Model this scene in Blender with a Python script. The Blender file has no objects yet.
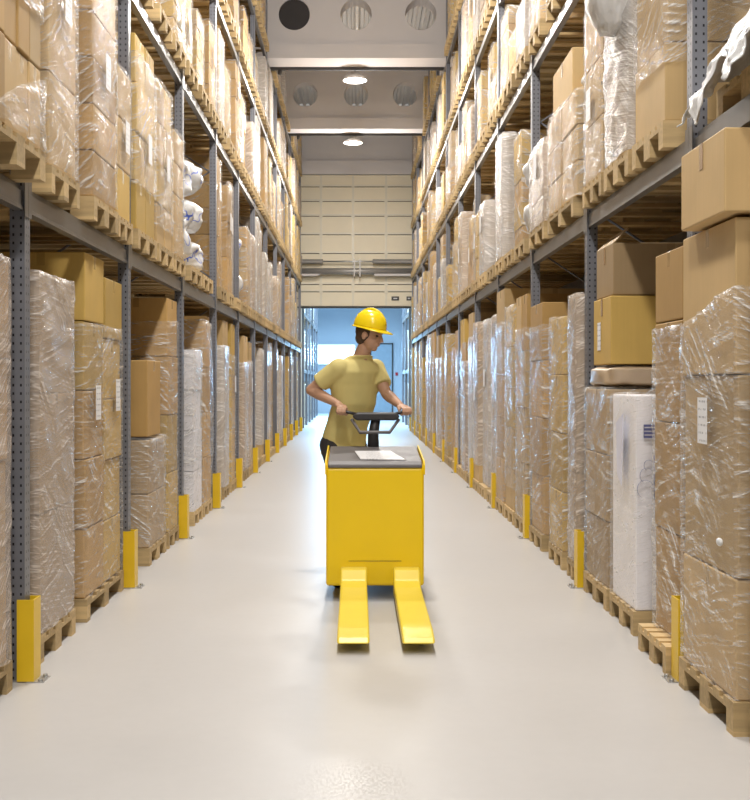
import bpy, bmesh, math, random
from mathutils import Vector, Matrix, noise

random.seed(11)
SC = bpy.context.scene
COL = SC.collection
PI = math.pi

# ------------------------------------------------------------------ helpers
def link(o):
    COL.objects.link(o)
    return o

def tag(o, label, cat, group=None):
    o['label'] = label
    o['category'] = cat
    if group:
        o['group'] = group
    return o

def empty(name, loc, label=None, cat=None, group=None, rz=0.0):
    o = bpy.data.objects.new(name, None)
    o.empty_display_size = 0.1
    link(o)
    o.location = loc
    o.rotation_euler = (0, 0, rz)
    if label:
        tag(o, label, cat, group)
    return o

class MB:
    """collects shapes of ONE object"""
    def __init__(self):
        self.v = []; self.f = []; self.uv = []; self.sm = []
    def face(self, pts, uvs=None, smooth=False):
        n = len(self.v)
        self.v.extend([tuple(p) for p in pts])
        self.f.append(tuple(range(n, n + len(pts))))
        self.uv.append(uvs or [(0, 0)] * len(pts))
        self.sm.append(smooth)
    def box(self, x0, x1, y0, y1, z0, z1, sk=None):
        """closed welded box, uv in metres (u centred, v down from the top edge)"""
        n = len(self.v)
        P = [(x0, y0, z0), (x1, y0, z0), (x1, y1, z0), (x0, y1, z0), (x0, y0, z1), (x1, y0, z1), (x1, y1, z1), (x0, y1, z1)]
        if sk:
            P = [sk(p) for p in P]
        self.v.extend(P)
        hx, hy, h = (x1 - x0) / 2, (y1 - y0) / 2, z1 - z0
        def add(idx, uv):
            self.f.append(tuple(n + i for i in idx)); self.uv.append(uv); self.sm.append(False)
        add((0, 1, 5, 4), [(-hx, -h), (hx, -h), (hx, 0), (-hx, 0)])
        add((2, 3, 7, 6), [(-hx, -h), (hx, -h), (hx, 0), (-hx, 0)])
        add((1, 2, 6, 5), [(-hy, -h), (hy, -h), (hy, 0), (-hy, 0)])
        add((3, 0, 4, 7), [(-hy, -h), (hy, -h), (hy, 0), (-hy, 0)])
        add((4, 5, 6, 7), [(-hx, -hy), (hx, -hy), (hx, hy), (-hx, hy)])
        add((3, 2, 1, 0), [(-hx, -hy), (hx, -hy), (hx, hy), (-hx, hy)])
        return self
    def prism(self, prof, y0, y1, axis='y'):
        """profile of (a,b) pairs extruded along an axis; ccw profile"""
        n = len(self.v); k = len(prof)
        for t in (y0, y1):
            for a, b in prof:
                self.v.append((a, t, b) if axis == 'y' else ((t, a, b) if axis == 'x' else (a, b, t)))
        for i in range(k):
            j = (i + 1) % k
            self.f.append((n + i, n + j, n + k + j, n + k + i)); 
            L = math.dist(prof[i], prof[j])
            self.uv.append([(-L / 2, y0), (L / 2, y0), (L / 2, y1), (-L / 2, y1)]); self.sm.append(False)
        self.f.append(tuple(n + i for i in reversed(range(k)))); self.uv.append([(0, 0)] * k); self.sm.append(False)
        self.f.append(tuple(n + k + i for i in range(k))); self.uv.append([(0, 0)] * k); self.sm.append(False)
        return self
    def tube(self, pts, rad, n=10, caps=True, squash=None):
        """tapered tube through points with a radius (or (ra,rb)) at each"""
        pts = [Vector(p) for p in pts]
        if not isinstance(rad, (list, tuple)):
            rad = [rad] * len(pts)
        base = len(self.v)
        prev = None
        for i, p in enumerate(pts):
            a = pts[max(0, i - 1)]; b = pts[min(len(pts) - 1, i + 1)]
            d = (b - a).normalized()
            if prev is None:
                ref = Vector((0, 0, 1)) if abs(d.z) < 0.9 else Vector((1, 0, 0))
                u = d.cross(ref).normalized()
            else:
                u = (prev - d * prev.dot(d)).normalized()
            prev = u
            w = d.cross(u)
            r = rad[i]
            ra, rb = r if isinstance(r, (list, tuple)) else (r, r)
            for k in range(n):
                t = 2 * PI * k / n
                self.v.append(tuple(p + u * (ra * math.cos(t)) + w * (rb * math.sin(t))))
        for i in range(len(pts) - 1):
            for k in range(n):
                a = base + i * n + k; b = base + i * n + (k + 1) % n
                self.f.append((a, b, b + n, a + n)); self.uv.append([(k / n, i), ((k + 1) / n, i), ((k + 1) / n, i + 1), (k / n, i + 1)]); self.sm.append(True)
        if caps:
            self.f.append(tuple(base + k for k in reversed(range(n)))); self.uv.append([(0, 0)] * n); self.sm.append(False)
            m = base + (len(pts) - 1) * n
            self.f.append(tuple(m + k for k in range(n))); self.uv.append([(0, 0)] * n); self.sm.append(False)
        return self
    def lathe(self, prof, c=(0, 0, 0), n=24, axis='z'):
        base = len(self.v)
        for r, h in prof:
            for k in range(n):
                t = 2 * PI * k / n
                if axis == 'z':
                    self.v.append((c[0] + r * math.cos(t), c[1] + r * math.sin(t), c[2] + h))
                elif axis == 'x':
                    self.v.append((c[0] + h, c[1] + r * math.cos(t), c[2] + r * math.sin(t)))
                else:
                    self.v.append((c[0] + r * math.sin(t), c[1] + h, c[2] + r * math.cos(t)))
        for i in range(len(prof) - 1):
            for k in range(n):
                a = base + i * n + k; b = base + i * n + (k + 1) % n
                self.f.append((a, b, b + n, a + n)); self.uv.append([(0, 0)] * 4); self.sm.append(True)
        self.f.append(tuple(base + k for k in reversed(range(n)))); self.uv.append([(0, 0)] * n); self.sm.append(False)
        m = base + (len(prof) - 1) * n
        self.f.append(tuple(m + k for k in range(n))); self.uv.append([(0, 0)] * n); self.sm.append(False)
        return self
    def ell(self, c, r, n=16, m=10, rot=None):
        """ellipsoid"""
        base = len(self.v); c = Vector(c)
        for i in range(m + 1):
            ph = PI * i / m
            for k in range(n):
                t = 2 * PI * k / n
                p = Vector((r[0] * math.sin(ph) * math.cos(t), r[1] * math.sin(ph) * math.sin(t), r[2] * math.cos(ph)))
                if rot:
                    p = rot @ p
                self.v.append(tuple(c + p))
        for i in range(m):
            for k in range(n):
                a = base + i * n + k; b = base + i * n + (k + 1) % n
                self.f.append((b, a, a + n, b + n)); self.uv.append([(0, 0)] * 4); self.sm.append(True)
        return self
    def mesh(self, name):
        me = bpy.data.meshes.new(name)
        me.from_pydata(self.v, [], self.f)
        ul = me.uv_layers.new(name='UVMap')
        flat = [c for f in self.uv for q in f for c in q]
        ul.data.foreach_set('uv', flat)
        me.polygons.foreach_set('use_smooth', self.sm)
        me.update()
        return me
    def build(self, name, mat, parent=None, loc=None):
        me = self.mesh(name)
        me.materials.append(mat)
        o = link(bpy.data.objects.new(name, me))
        if loc: o.location = loc
        if parent: o.parent = parent
        return o

def bevel_mod(o, w=0.005, seg=2):
    m = o.modifiers.new('bevel', 'BEVEL'); m.width = w; m.segments = seg; m.limit_method = 'ANGLE'
    return o

# ------------------------------------------------------------------ materials
def new_mat(name):
    m = bpy.data.materials.new(name); m.use_nodes = True
    nt = m.node_tree; nt.nodes.clear()
    out = nt.nodes.new('ShaderNodeOutputMaterial')
    return m, nt, out

def N(nt, t, **kw):
    n = nt.nodes.new(t)
    for k, v in kw.items():
        if k.startswith('i_'):
            key = k[2:].replace('_', ' ')
            n.inputs[key].default_value = v
        else:
            setattr(n, k, v)
    return n

def L(nt, a, b): nt.links.new(a, b)

def math_n(nt, op, a, b=None, c=None, clamp=False):
    n = nt.nodes.new('ShaderNodeMath'); n.operation = op; n.use_clamp = clamp
    for i, x in enumerate((a, b, c)):
        if x is None: continue
        if isinstance(x, (int, float)): n.inputs[i].default_value = x
        else: nt.links.new(x, n.inputs[i])
    return n.outputs[0]

def mixc(nt, fac, a, b, mode='MIX'):
    n = nt.nodes.new('ShaderNodeMix'); n.data_type = 'RGBA'; n.blend_type = mode
    for s, x in ((n.inputs[0], fac), (n.inputs[6], a), (n.inputs[7], b)):
        if isinstance(x, (int, float)): s.default_value = x
        elif isinstance(x, (tuple, list)): s.default_value = (*x[:3], 1)
        else: nt.links.new(x, s)
    return n.outputs[2]

def simple(name, col, rough=0.5, metal=0.0, var=0.12, scale=6.0, bump=0.0, spec=0.5, rnd=0.0):
    m, nt, out = new_mat(name)
    p = N(nt, 'ShaderNodeBsdfPrincipled'); p.inputs['Roughness'].default_value = rough; p.inputs['Metallic'].default_value = metal
    p.inputs['Specular IOR Level'].default_value = spec
    tc = N(nt, 'ShaderNodeTexCoord')
    nz = N(nt, 'ShaderNodeTexNoise'); nz.inputs['Scale'].default_value = scale; nz.inputs['Detail'].default_value = 5
    L(nt, tc.outputs['Object'], nz.inputs['Vector'])
    k = math_n(nt, 'MULTIPLY_ADD', nz.outputs[0], 2 * var, 1 - var)
    if rnd:
        oi = N(nt, 'ShaderNodeObjectInfo')
        k = math_n(nt, 'MULTIPLY', k, math_n(nt, 'MULTIPLY_ADD', oi.outputs['Random'], 2 * rnd, 1 - rnd))
    v = N(nt, 'ShaderNodeVectorMath', operation='SCALE'); v.inputs[0].default_value = col[:3]; L(nt, k, v.inputs[3])
    L(nt, v.outputs[0], p.inputs['Base Color'])
    if bump:
        b = N(nt, 'ShaderNodeBump'); b.inputs['Strength'].default_value = bump; b.inputs['Distance'].default_value = 0.01
        L(nt, nz.outputs[0], b.inputs['Height']); L(nt, b.outputs[0], p.inputs['Normal'])
    L(nt, p.outputs[0], out.inputs[0])
    return m

def cardboard(name, col, tape=True):
    m, nt, out = new_mat(name)
    p = N(nt, 'ShaderNodeBsdfPrincipled'); p.inputs['Roughness'].default_value = 0.58; p.inputs['Specular IOR Level'].default_value = 0.35
    uv = N(nt, 'ShaderNodeUVMap'); oi = N(nt, 'ShaderNodeObjectInfo')
    tc = N(nt, 'ShaderNodeTexCoord')
    sh = N(nt, 'ShaderNodeVectorMath', operation='ADD'); L(nt, tc.outputs['Object'], sh.inputs[0])
    rv = N(nt, 'ShaderNodeVectorMath', operation='SCALE'); rv.inputs[0].default_value = (31, 17, 23); L(nt, oi.outputs['Random'], rv.inputs[3]); L(nt, rv.outputs[0], sh.inputs[1])
    n1 = N(nt, 'ShaderNodeTexNoise'); n1.inputs['Scale'].default_value = 3.0; n1.inputs['Detail'].default_value = 6; L(nt, sh.outputs[0], n1.inputs['Vector'])
    mp = N(nt, 'ShaderNodeMapping'); mp.inputs['Scale'].default_value = (60, 60, 2.0); L(nt, sh.outputs[0], mp.inputs['Vector'])
    n2 = N(nt, 'ShaderNodeTexNoise'); n2.inputs['Scale'].default_value = 1.0; n2.inputs['Detail'].default_value = 2; L(nt, mp.outputs[0], n2.inputs['Vector'])
    k = math_n(nt, 'MULTIPLY_ADD', n1.outputs[0], 0.28, 0.80)
    k = math_n(nt, 'ADD', k, math_n(nt, 'MULTIPLY_ADD', n2.outputs[0], 0.10, -0.05))
    k = math_n(nt, 'MULTIPLY', k, math_n(nt, 'MULTIPLY_ADD', oi.outputs['Random'], 0.34, 0.86))
    v = N(nt, 'ShaderNodeVectorMath', operation='SCALE'); v.inputs[0].default_value = col[:3]; L(nt, k, v.inputs[3])
    c = v.outputs[0]
    if tape:
        s = N(nt, 'ShaderNodeSeparateXYZ'); L(nt, uv.outputs[0], s.inputs[0])
        inu = math_n(nt, 'LESS_THAN', math_n(nt, 'ABSOLUTE', s.outputs[0]), 0.026)
        inv = math_n(nt, 'GREATER_THAN', s.outputs[1], -0.085)
        tm = math_n(nt, 'MULTIPLY', inu, inv)
        c = mixc(nt, math_n(nt, 'MULTIPLY', tm, 0.75), c, tuple(x * 0.72 for x in col))
        L(nt, math_n(nt, 'MULTIPLY_ADD', tm, -0.37, 0.62), p.inputs['Roughness'])
    L(nt, c, p.inputs['Base Color'])
    b = N(nt, 'ShaderNodeBump'); b.inputs['Strength'].default_value = 0.18; b.inputs['Distance'].default_value = 0.012
    L(nt, n1.outputs[0], b.inputs['Height']); L(nt, b.outputs[0], p.inputs['Normal'])
    L(nt, p.outputs[0], out.inputs[0])
    return m

def film_mat(name, base, amp, tint=(0.9, 0.88, 0.86), ang=28, rough=0.2, bump=0.9):
    """stretch film: mostly clear, white and glossy where it is creased"""
    m, nt, out = new_mat(name)
    uv = N(nt, 'ShaderNodeUVMap'); oi = N(nt, 'ShaderNodeObjectInfo')
    rv = N(nt, 'ShaderNodeVectorMath', operation='SCALE'); rv.inputs[0].default_value = (13.7, 7.1, 5.3); L(nt, oi.outputs['Random'], rv.inputs[3])
    add = N(nt, 'ShaderNodeVectorMath', operation='ADD'); L(nt, uv.outputs[0], add.inputs[0]); L(nt, rv.outputs[0], add.inputs[1])
    wn = N(nt, 'ShaderNodeTexNoise'); wn.inputs['Scale'].default_value = 1.6; wn.inputs['Detail'].default_value = 1; L(nt, add.outputs[0], wn.inputs['Vector'])
    ws = N(nt, 'ShaderNodeVectorMath', operation='MULTIPLY_ADD'); L(nt, wn.outputs[1], ws.inputs[0]); ws.inputs[1].default_value = (0.13, 0.13, 0); L(nt, add.outputs[0], ws.inputs[2])
    layers = []
    for a, sx, sy in ((ang, 1.5, 46), (-ang * 0.8, 1.3, 34), (ang * 0.3, 0.8, 85)):
        mp = N(nt, 'ShaderNodeMapping'); cx = N(nt, 'ShaderNodeCombineXYZ'); L(nt, math_n(nt, 'MULTIPLY_ADD', oi.outputs['Random'], 0.8, math.radians(a) - 0.4), cx.inputs[2]); L(nt, cx.outputs[0], mp.inputs['Rotation']); L(nt, ws.outputs[0], mp.inputs['Vector'])
        mp2 = N(nt, 'ShaderNodeMapping'); mp2.inputs['Scale'].default_value = (sx, sy, 1); L(nt, mp.outputs[0], mp2.inputs['Vector'])
        nz = N(nt, 'ShaderNodeTexNoise'); nz.inputs['Scale'].default_value = 1.0; nz.inputs['Detail'].default_value = 2.5; nz.inputs['Roughness'].default_value = 0.6
        L(nt, mp2.outputs[0], nz.inputs['Vector'])
        layers.append(nz.outputs[0])
    patch = N(nt, 'ShaderNodeTexNoise'); patch.inputs['Scale'].default_value = 2.6; patch.inputs['Detail'].default_value = 2; L(nt, add.outputs[0], patch.inputs['Vector'])
    pf = N(nt, 'ShaderNodeMapRange'); pf.inputs[1].default_value = 0.4; pf.inputs[2].default_value = 0.62; L(nt, patch.outputs[0], pf.inputs[0])
    h1 = mixc(nt, pf.outputs[0], layers[0], layers[1])
    hm = math_n(nt, 'MULTIPLY_ADD', layers[2], 0.6, math_n(nt, 'MULTIPLY', h1, 1.0))
    st = N(nt, 'ShaderNodeMapRange'); st.inputs[1].default_value = 0.78; st.inputs[2].default_value = 1.06; L(nt, hm, st.inputs[0])
    st2 = math_n(nt, 'POWER', st.outputs[0], 1.6)
    pa = math_n(nt, 'MULTIPLY_ADD', patch.outputs[0], 0.5, 0.5)
    op = math_n(nt, 'MULTIPLY_ADD', math_n(nt, 'MULTIPLY', st2, pa), amp, math_n(nt, 'MULTIPLY', pa, base * 1.33), clamp=True)
    lw = N(nt, 'ShaderNodeLayerWeight'); lw.inputs['Blend'].default_value = 0.22
    op = math_n(nt, 'MULTIPLY_ADD', lw.outputs['Fresnel'], 0.14, op, clamp=True)
    op = math_n(nt, 'MINIMUM', op, 0.93)
    p = N(nt, 'ShaderNodeBsdfPrincipled'); p.inputs['Base Color'].default_value = (*tint, 1); p.inputs['Roughness'].default_value = rough
    p.inputs['Specular IOR Level'].default_value = 0.7
    b = N(nt, 'ShaderNodeBump'); b.inputs['Strength'].default_value = bump; b.inputs['Distance'].default_value = 0.02
    L(nt, hm, b.inputs['Height']); L(nt, b.outputs[0], p.inputs['Normal'])
    tr = N(nt, 'ShaderNodeBsdfTransparent'); mx = N(nt, 'ShaderNodeMixShader')
    L(nt, op, mx.inputs[0]); L(nt, tr.outputs[0], mx.inputs[1]); L(nt, p.outputs[0], mx.inputs[2])
    L(nt, mx.outputs[0], out.inputs[0])
    return m

def post_mat(name, col):
    """rack steel with punched holes every 5 cm"""
    m, nt, out = new_mat(name)
    uv = N(nt, 'ShaderNodeUVMap'); s = N(nt, 'ShaderNodeSeparateXYZ'); L(nt, uv.outputs[0], s.inputs[0])
    du = math_n(nt, 'ABSOLUTE', math_n(nt, 'SUBTRACT', math_n(nt, 'ABSOLUTE', s.outputs[0]), 0.019))
    dv = math_n(nt, 'ABSOLUTE', math_n(nt, 'SUBTRACT', math_n(nt, 'FRACT', math_n(nt, 'MULTIPLY', s.outputs[1], 24.0)), 0.5))
    inn = math_n(nt, 'MULTIPLY', math_n(nt, 'LESS_THAN', du, 0.0048), math_n(nt, 'LESS_THAN', dv, 0.16))
    tc = N(nt, 'ShaderNodeTexCoord'); nz = N(nt, 'ShaderNodeTexNoise'); nz.inputs['Scale'].default_value = 9; nz.inputs['Detail'].default_value = 4; L(nt, tc.outputs['Object'], nz.inputs['Vector'])
    k = math_n(nt, 'MULTIPLY_ADD', nz.outputs[0], 0.4, 0.8)
    v = N(nt, 'ShaderNodeVectorMath', operation='SCALE'); v.inputs[0].default_value = col; L(nt, k, v.inputs[3])
    c = mixc(nt, inn, v.outputs[0], (0.012, 0.012, 0.016))
    p = N(nt, 'ShaderNodeBsdfPrincipled'); p.inputs['Roughness'].default_value = 0.42; p.inputs['Metallic'].default_value = 0.35
    L(nt, c, p.inputs['Base Color']); L(nt, p.outputs[0], out.inputs[0])
    return m

def wood_mat(name, col):
    m, nt, out = new_mat(name)
    tc = N(nt, 'ShaderNodeTexCoord'); oi = N(nt, 'ShaderNodeObjectInfo')
    mp = N(nt, 'ShaderNodeMapping'); mp.inputs['Scale'].default_value = (2, 26, 26); L(nt, tc.outputs['Object'], mp.inputs['Vector'])
    nz = N(nt, 'ShaderNodeTexNoise'); nz.inputs['Scale'].default_value = 1.6; nz.inputs['Detail'].default_value = 5; L(nt, mp.outputs[0], nz.inputs['Vector'])
    k = math_n(nt, 'MULTIPLY_ADD', nz.outputs[0], 0.7, 0.62)
    k = math_n(nt, 'MULTIPLY', k, math_n(nt, 'MULTIPLY_ADD', oi.outputs['Random'], 0.5, 0.75))
    v = N(nt, 'ShaderNodeVectorMath', operation='SCALE'); v.inputs[0].default_value = col; L(nt, k, v.inputs[3])
    p = N(nt, 'ShaderNodeBsdfPrincipled'); p.inputs['Roughness'].default_value = 0.7
    L(nt, v.outputs[0], p.inputs['Base Color']); L(nt, p.outputs[0], out.inputs[0])
    return m

def floor_mat():
    m, nt, out = new_mat('polished_concrete')
    tc = N(nt, 'ShaderNodeTexCoord')
    n1 = N(nt, 'ShaderNodeTexNoise'); n1.inputs['Scale'].default_value = 0.9; n1.inputs['Detail'].default_value = 8; n1.inputs['Roughness'].default_value = 0.65; L(nt, tc.outputs['Object'], n1.inputs['Vector'])
    n2 = N(nt, 'ShaderNodeTexNoise'); n2.inputs['Scale'].default_value = 14; n2.inputs['Detail'].default_value = 4; L(nt, tc.outputs['Object'], n2.inputs['Vector'])
    k = math_n(nt, 'ADD', math_n(nt, 'MULTIPLY_ADD', n1.outputs[0], 0.14, 0.93), math_n(nt, 'MULTIPLY_ADD', n2.outputs[0], 0.05, -0.025))
    v = N(nt, 'ShaderNodeVectorMath', operation='SCALE'); v.inputs[0].default_value = (0.535, 0.518, 0.502); L(nt, k, v.inputs[3])
    # fine scuffs
    n3 = N(nt, 'ShaderNodeTexNoise'); n3.inputs['Scale'].default_value = 5; n3.inputs['Detail'].default_value = 10; n3.inputs['Roughness'].default_value = 0.8; L(nt, tc.outputs['Object'], n3.inputs['Vector'])
    mr = N(nt, 'ShaderNodeMapRange'); mr.inputs[1].default_value = 0.66; mr.inputs[2].default_value = 0.8; L(nt, n3.outputs[0], mr.inputs[0])
    c = mixc(nt, math_n(nt, 'MULTIPLY', mr.outputs[0], 0.35), v.outputs[0], (0.36, 0.33, 0.30))
    p = N(nt, 'ShaderNodeBsdfPrincipled'); L(nt, c, p.inputs['Base Color'])
    L(nt, math_n(nt, 'MULTIPLY_ADD', n1.outputs[0], 0.12, 0.29), p.inputs['Roughness'])
    p.inputs['Specular IOR Level'].default_value = 0.2
    b = N(nt, 'ShaderNodeBump'); b.inputs['Strength'].default_value = 0.015; b.inputs['Distance'].default_value = 0.01; L(nt, n2.outputs[0], b.inputs['Height']); L(nt, b.outputs[0], p.inputs['Normal'])
    L(nt, p.outputs[0], out.inputs[0])
    return m

def emit(name, col, s):
    m, nt, out = new_mat(name)
    e = N(nt, 'ShaderNodeEmission'); e.inputs[0].default_value = (*col, 1); e.inputs[1].default_value = s
    L(nt, e.outputs[0], out.inputs[0]); return m

def paper_mat(name, col=(0.86, 0.86, 0.88)):
    """white label sheet with rows of small print"""
    m, nt, out = new_mat(name)
    uv = N(nt, 'ShaderNodeUVMap')
    mp = N(nt, 'ShaderNodeMapping'); mp.inputs['Scale'].default_value = (1, 1, 1); L(nt, uv.outputs[0], mp.inputs['Vector'])
    s = N(nt, 'ShaderNodeSeparateXYZ'); L(nt, mp.outputs[0], s.inputs[0])
    row = math_n(nt, 'LESS_THAN', math_n(nt, 'ABSOLUTE', math_n(nt, 'SUBTRACT', math_n(nt, 'FRACT', math_n(nt, 'MULTIPLY', s.outputs[1], 28.0)), 0.5)), 0.13)
    sc = N(nt, 'ShaderNodeMapping'); sc.inputs['Scale'].default_value = (90, 28, 1); L(nt, uv.outputs[0], sc.inputs['Vector'])
    nz = N(nt, 'ShaderNodeTexNoise'); nz.inputs['Scale'].default_value = 1; nz.inputs['Detail'].default_value = 0; L(nt, sc.outputs[0], nz.inputs['Vector'])
    ink = math_n(nt, 'MULTIPLY', row, math_n(nt, 'GREATER_THAN', nz.outputs[0], 0.47))
    inu = math_n(nt, 'LESS_THAN', math_n(nt, 'ABSOLUTE', s.outputs[0]), 0.06)
    c = mixc(nt, math_n(nt, 'MULTIPLY', math_n(nt, 'MULTIPLY', ink, inu), 0.6), col, (0.2, 0.2, 0.22))
    p = N(nt, 'ShaderNodeBsdfPrincipled'); p.inputs['Roughness'].default_value = 0.45
    L(nt, c, p.inputs['Base Color']); L(nt, p.outputs[0], out.inputs[0]); return m

def sack_mat(name, blue=True):
    m, nt, out = new_mat(name)
    tc = N(nt, 'ShaderNodeTexCoord'); oi = N(nt, 'ShaderNodeObjectInfo')
    n1 = N(nt, 'ShaderNodeTexNoise'); n1.inputs['Scale'].default_value = 9; n1.inputs['Detail'].default_value = 4; L(nt, tc.outputs['Object'], n1.inputs['Vector'])
    c = mixc(nt, n1.outputs[0], (0.78, 0.78, 0.78), (0.64, 0.63, 0.62))
    if blue:
        n2 = N(nt, 'ShaderNodeTexNoise'); n2.inputs['Scale'].default_value = 6.5; n2.inputs['Detail'].default_value = 1; L(nt, tc.outputs['Object'], n2.inputs['Vector'])
        g = math_n(nt, 'LESS_THAN', math_n(nt, 'ABSOLUTE', math_n(nt, 'SUBTRACT', n2.outputs[0], 0.57)), 0.022)
        s = N(nt, 'ShaderNodeSeparateXYZ'); L(nt, tc.outputs['Object'], s.inputs[0])
        band = math_n(nt, 'LESS_THAN', math_n(nt, 'ABSOLUTE', s.outputs[2]), 0.07)
        c = mixc(nt, math_n(nt, 'MULTIPLY', g, band), c, (0.05, 0.13, 0.62))
    p = N(nt, 'ShaderNodeBsdfPrincipled'); p.inputs['Roughness'].default_value = 0.28; p.inputs['Specular IOR Level'].default_value = 0.6
    b = N(nt, 'ShaderNodeBump'); b.inputs['Strength'].default_value = 0.5; b.inputs['Distance'].default_value = 0.03; L(nt, n1.outputs[0], b.inputs['Height']); L(nt, b.outputs[0], p.inputs['Normal'])
    L(nt, c, p.inputs['Base Color']); L(nt, p.outputs[0], out.inputs[0]); return m

CB = [cardboard('kraft_board', (0.49, 0.30, 0.105)), cardboard('pale_board', (0.56, 0.385, 0.18)), cardboard('golden_board', (0.56, 0.37, 0.10)), cardboard('grey_board', (0.42, 0.29, 0.15))]
CBW = cardboard('white_board', (0.82, 0.80, 0.83), tape=False)
FILM = {'light': film_mat('clear_film', 0.04, 0.9, rough=0.13), 'mid': film_mat('creased_film', 0.10, 1.35, rough=0.14), 'smooth': film_mat('taut_film', 0.10, 0.5, bump=0.25), 'heavy': film_mat('layered_film', 0.36, 1.2, (0.80, 0.72, 0.66)), 'white': film_mat('milky_film', 0.46, 0.8, (0.84, 0.82, 0.81))}
PAPER = paper_mat('label_paper')
WOOD = wood_mat('pallet_pine', (0.52, 0.37, 0.18))
STEEL = post_mat('punched_steel', (0.19, 0.195, 0.22))
BEAM = simple('beam_steel', (0.19, 0.182, 0.175), 0.36, 0.45, 0.15, 5)
YELLOW = simple('guard_yellow', (0.80, 0.52, 0.015), 0.38, 0.0, 0.08, 7)
DARK = simple('dark_rubber', (0.03, 0.03, 0.033), 0.5, 0, 0.2)
BOLT = simple('bolt_zinc', (0.5, 0.5, 0.5), 0.35, 0.8)
SACK = sack_mat('printed_white_plastic'); SACKW = sack_mat('plain_white_plastic', False)

# ------------------------------------------------------------------ setting
FPX = 1233.0
EYE = 1.5
ROWS = {-1: dict(post=1.65, face=1.68, up=1.615, lev=[2.35, 4.32, 5.97, 7.46]), 1: dict(post=1.675, face=1.64, up=1.64, lev=[2.61, 4.45, 5.92, 7.38])}
BH = 0.13
Y0, BAY, NB = 3.40, 2.79, 12
YEND = 37.4

def structure(o, label):
    o['kind'] = 'structure'; o['label'] = label; return o

structure(MB().box(-3.4, 3.4, -9, 62, -0.2, 0).build('floor', floor_mat()), 'pale polished concrete floor of the aisle')
BACKM = simple('shade_backing', (0.07, 0.066, 0.062), 0.7, 0, 0.08, 2)  # dark backing added behind the racks, its colour standing in for shade in gaps
structure(MB().box(-3.6, -3.4, -9, 62, -0.2, 10.2).build('shade_backing_left', BACKM), 'dark backing added behind the racks for shade in the gaps')
structure(MB().box(3.4, 3.6, -9, 62, -0.2, 10.2).build('shade_backing_right', BACKM), 'dark backing added behind the racks for shade in the gaps')
CEIL = simple('white_roof_sheet', (0.66, 0.64, 0.62), 0.6, 0, 0.05, 1.5)
cb = MB()
n = 34
prof = [(-3.4, 10.2)]
for i in range(n):
    a = -3.4 + 6.8 * i / n
    w = 6.8 / n
    prof += [(a, 9.85), (a + w * 0.4, 9.85), (a + w * 0.5, 9.91), (a + w * 0.9, 9.91)]
prof += [(3.4, 9.85), (3.4, 10.2)]
cb.prism(prof, -9, YEND, 'y')
structure(cb.build('ceiling', CEIL), 'white ribbed roof sheet')

# end wall with the opening and the raised sectional door above it
CREAM = simple('cream_panel', (0.88, 0.79, 0.60), 0.5, 0, 0.04, 3)
GREYW = simple('concrete_grey', (0.70, 0.665, 0.66), 0.75, 0, 0.06, 1.2)
w = MB()
w.box(-3.4, -1.66, YEND, YEND + 0.3, 0, 7.75)
w.box(1.72, 3.4, YEND, YEND + 0.3, 0, 7.75)
w.box(-1.66, 1.72, YEND + 0.02, YEND + 0.3, 3.74, 7.75)
structure(w.build('wall_back', CREAM), 'cream end wall around the opening')
w = MB(); w.box(-3.4, 3.4, YEND, YEND + 0.3, 7.75, 9.85)
w.box(-3.4, 3.4, YEND - 0.14, YEND, 7.75, 8.17)
structure(w.build('trim_1', GREYW), 'grey concrete band above the end wall')
DOORL = simple('door_rail_cream', (0.80, 0.74, 0.60), 0.4, 0, 0.04, 3)
GAP = simple('door_gap_dark', (0.16, 0.13, 0.10), 0.6)
zs = [3.76, 4.20, 4.42, 5.36, 5.93, 6.49, 6.94, 7.38, 7.74]
dm = MB()
for a, b in zip(zs[:-1], zs[1:]):
    dm.box(-1.78, 1.78, YEND - 0.05, YEND + 0.015, a + 0.012, b - 0.012)
door = structure(dm.build('door_1', CREAM), 'raised cream sectional door above the opening')
for z in zs[1:-1]:
    o = MB().box(-1.78, 1.78, YEND - 0.028, YEND - 0.005, z - 0.011, z + 0.011).build('panel_gap', GAP, door)
    o = MB().box(-1.78, 1.78, YEND - 0.075, YEND - 0.05, z + 0.014, z + 0.06).build('panel_rail', DOORL, door)
for x in (-1.06, -0.09, 0.91):
    MB().box(x - 0.03, x + 0.03, YEND - 0.066, YEND - 0.0505, 3.78, 7.72).build('stile', DOORL, door)
    for z in zs[1:-1]:
        MB().box(x - 0.05, x + 0.05, YEND - 0.09, YEND - 0.067, z - 0.045, z + 0.045).build('hinge', DOORL, door)
MB().box(-1.78, 1.78, YEND - 0.09, YEND + 0.0, 3.70, 3.755).build('rubber_seal', DARK, door)
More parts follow.
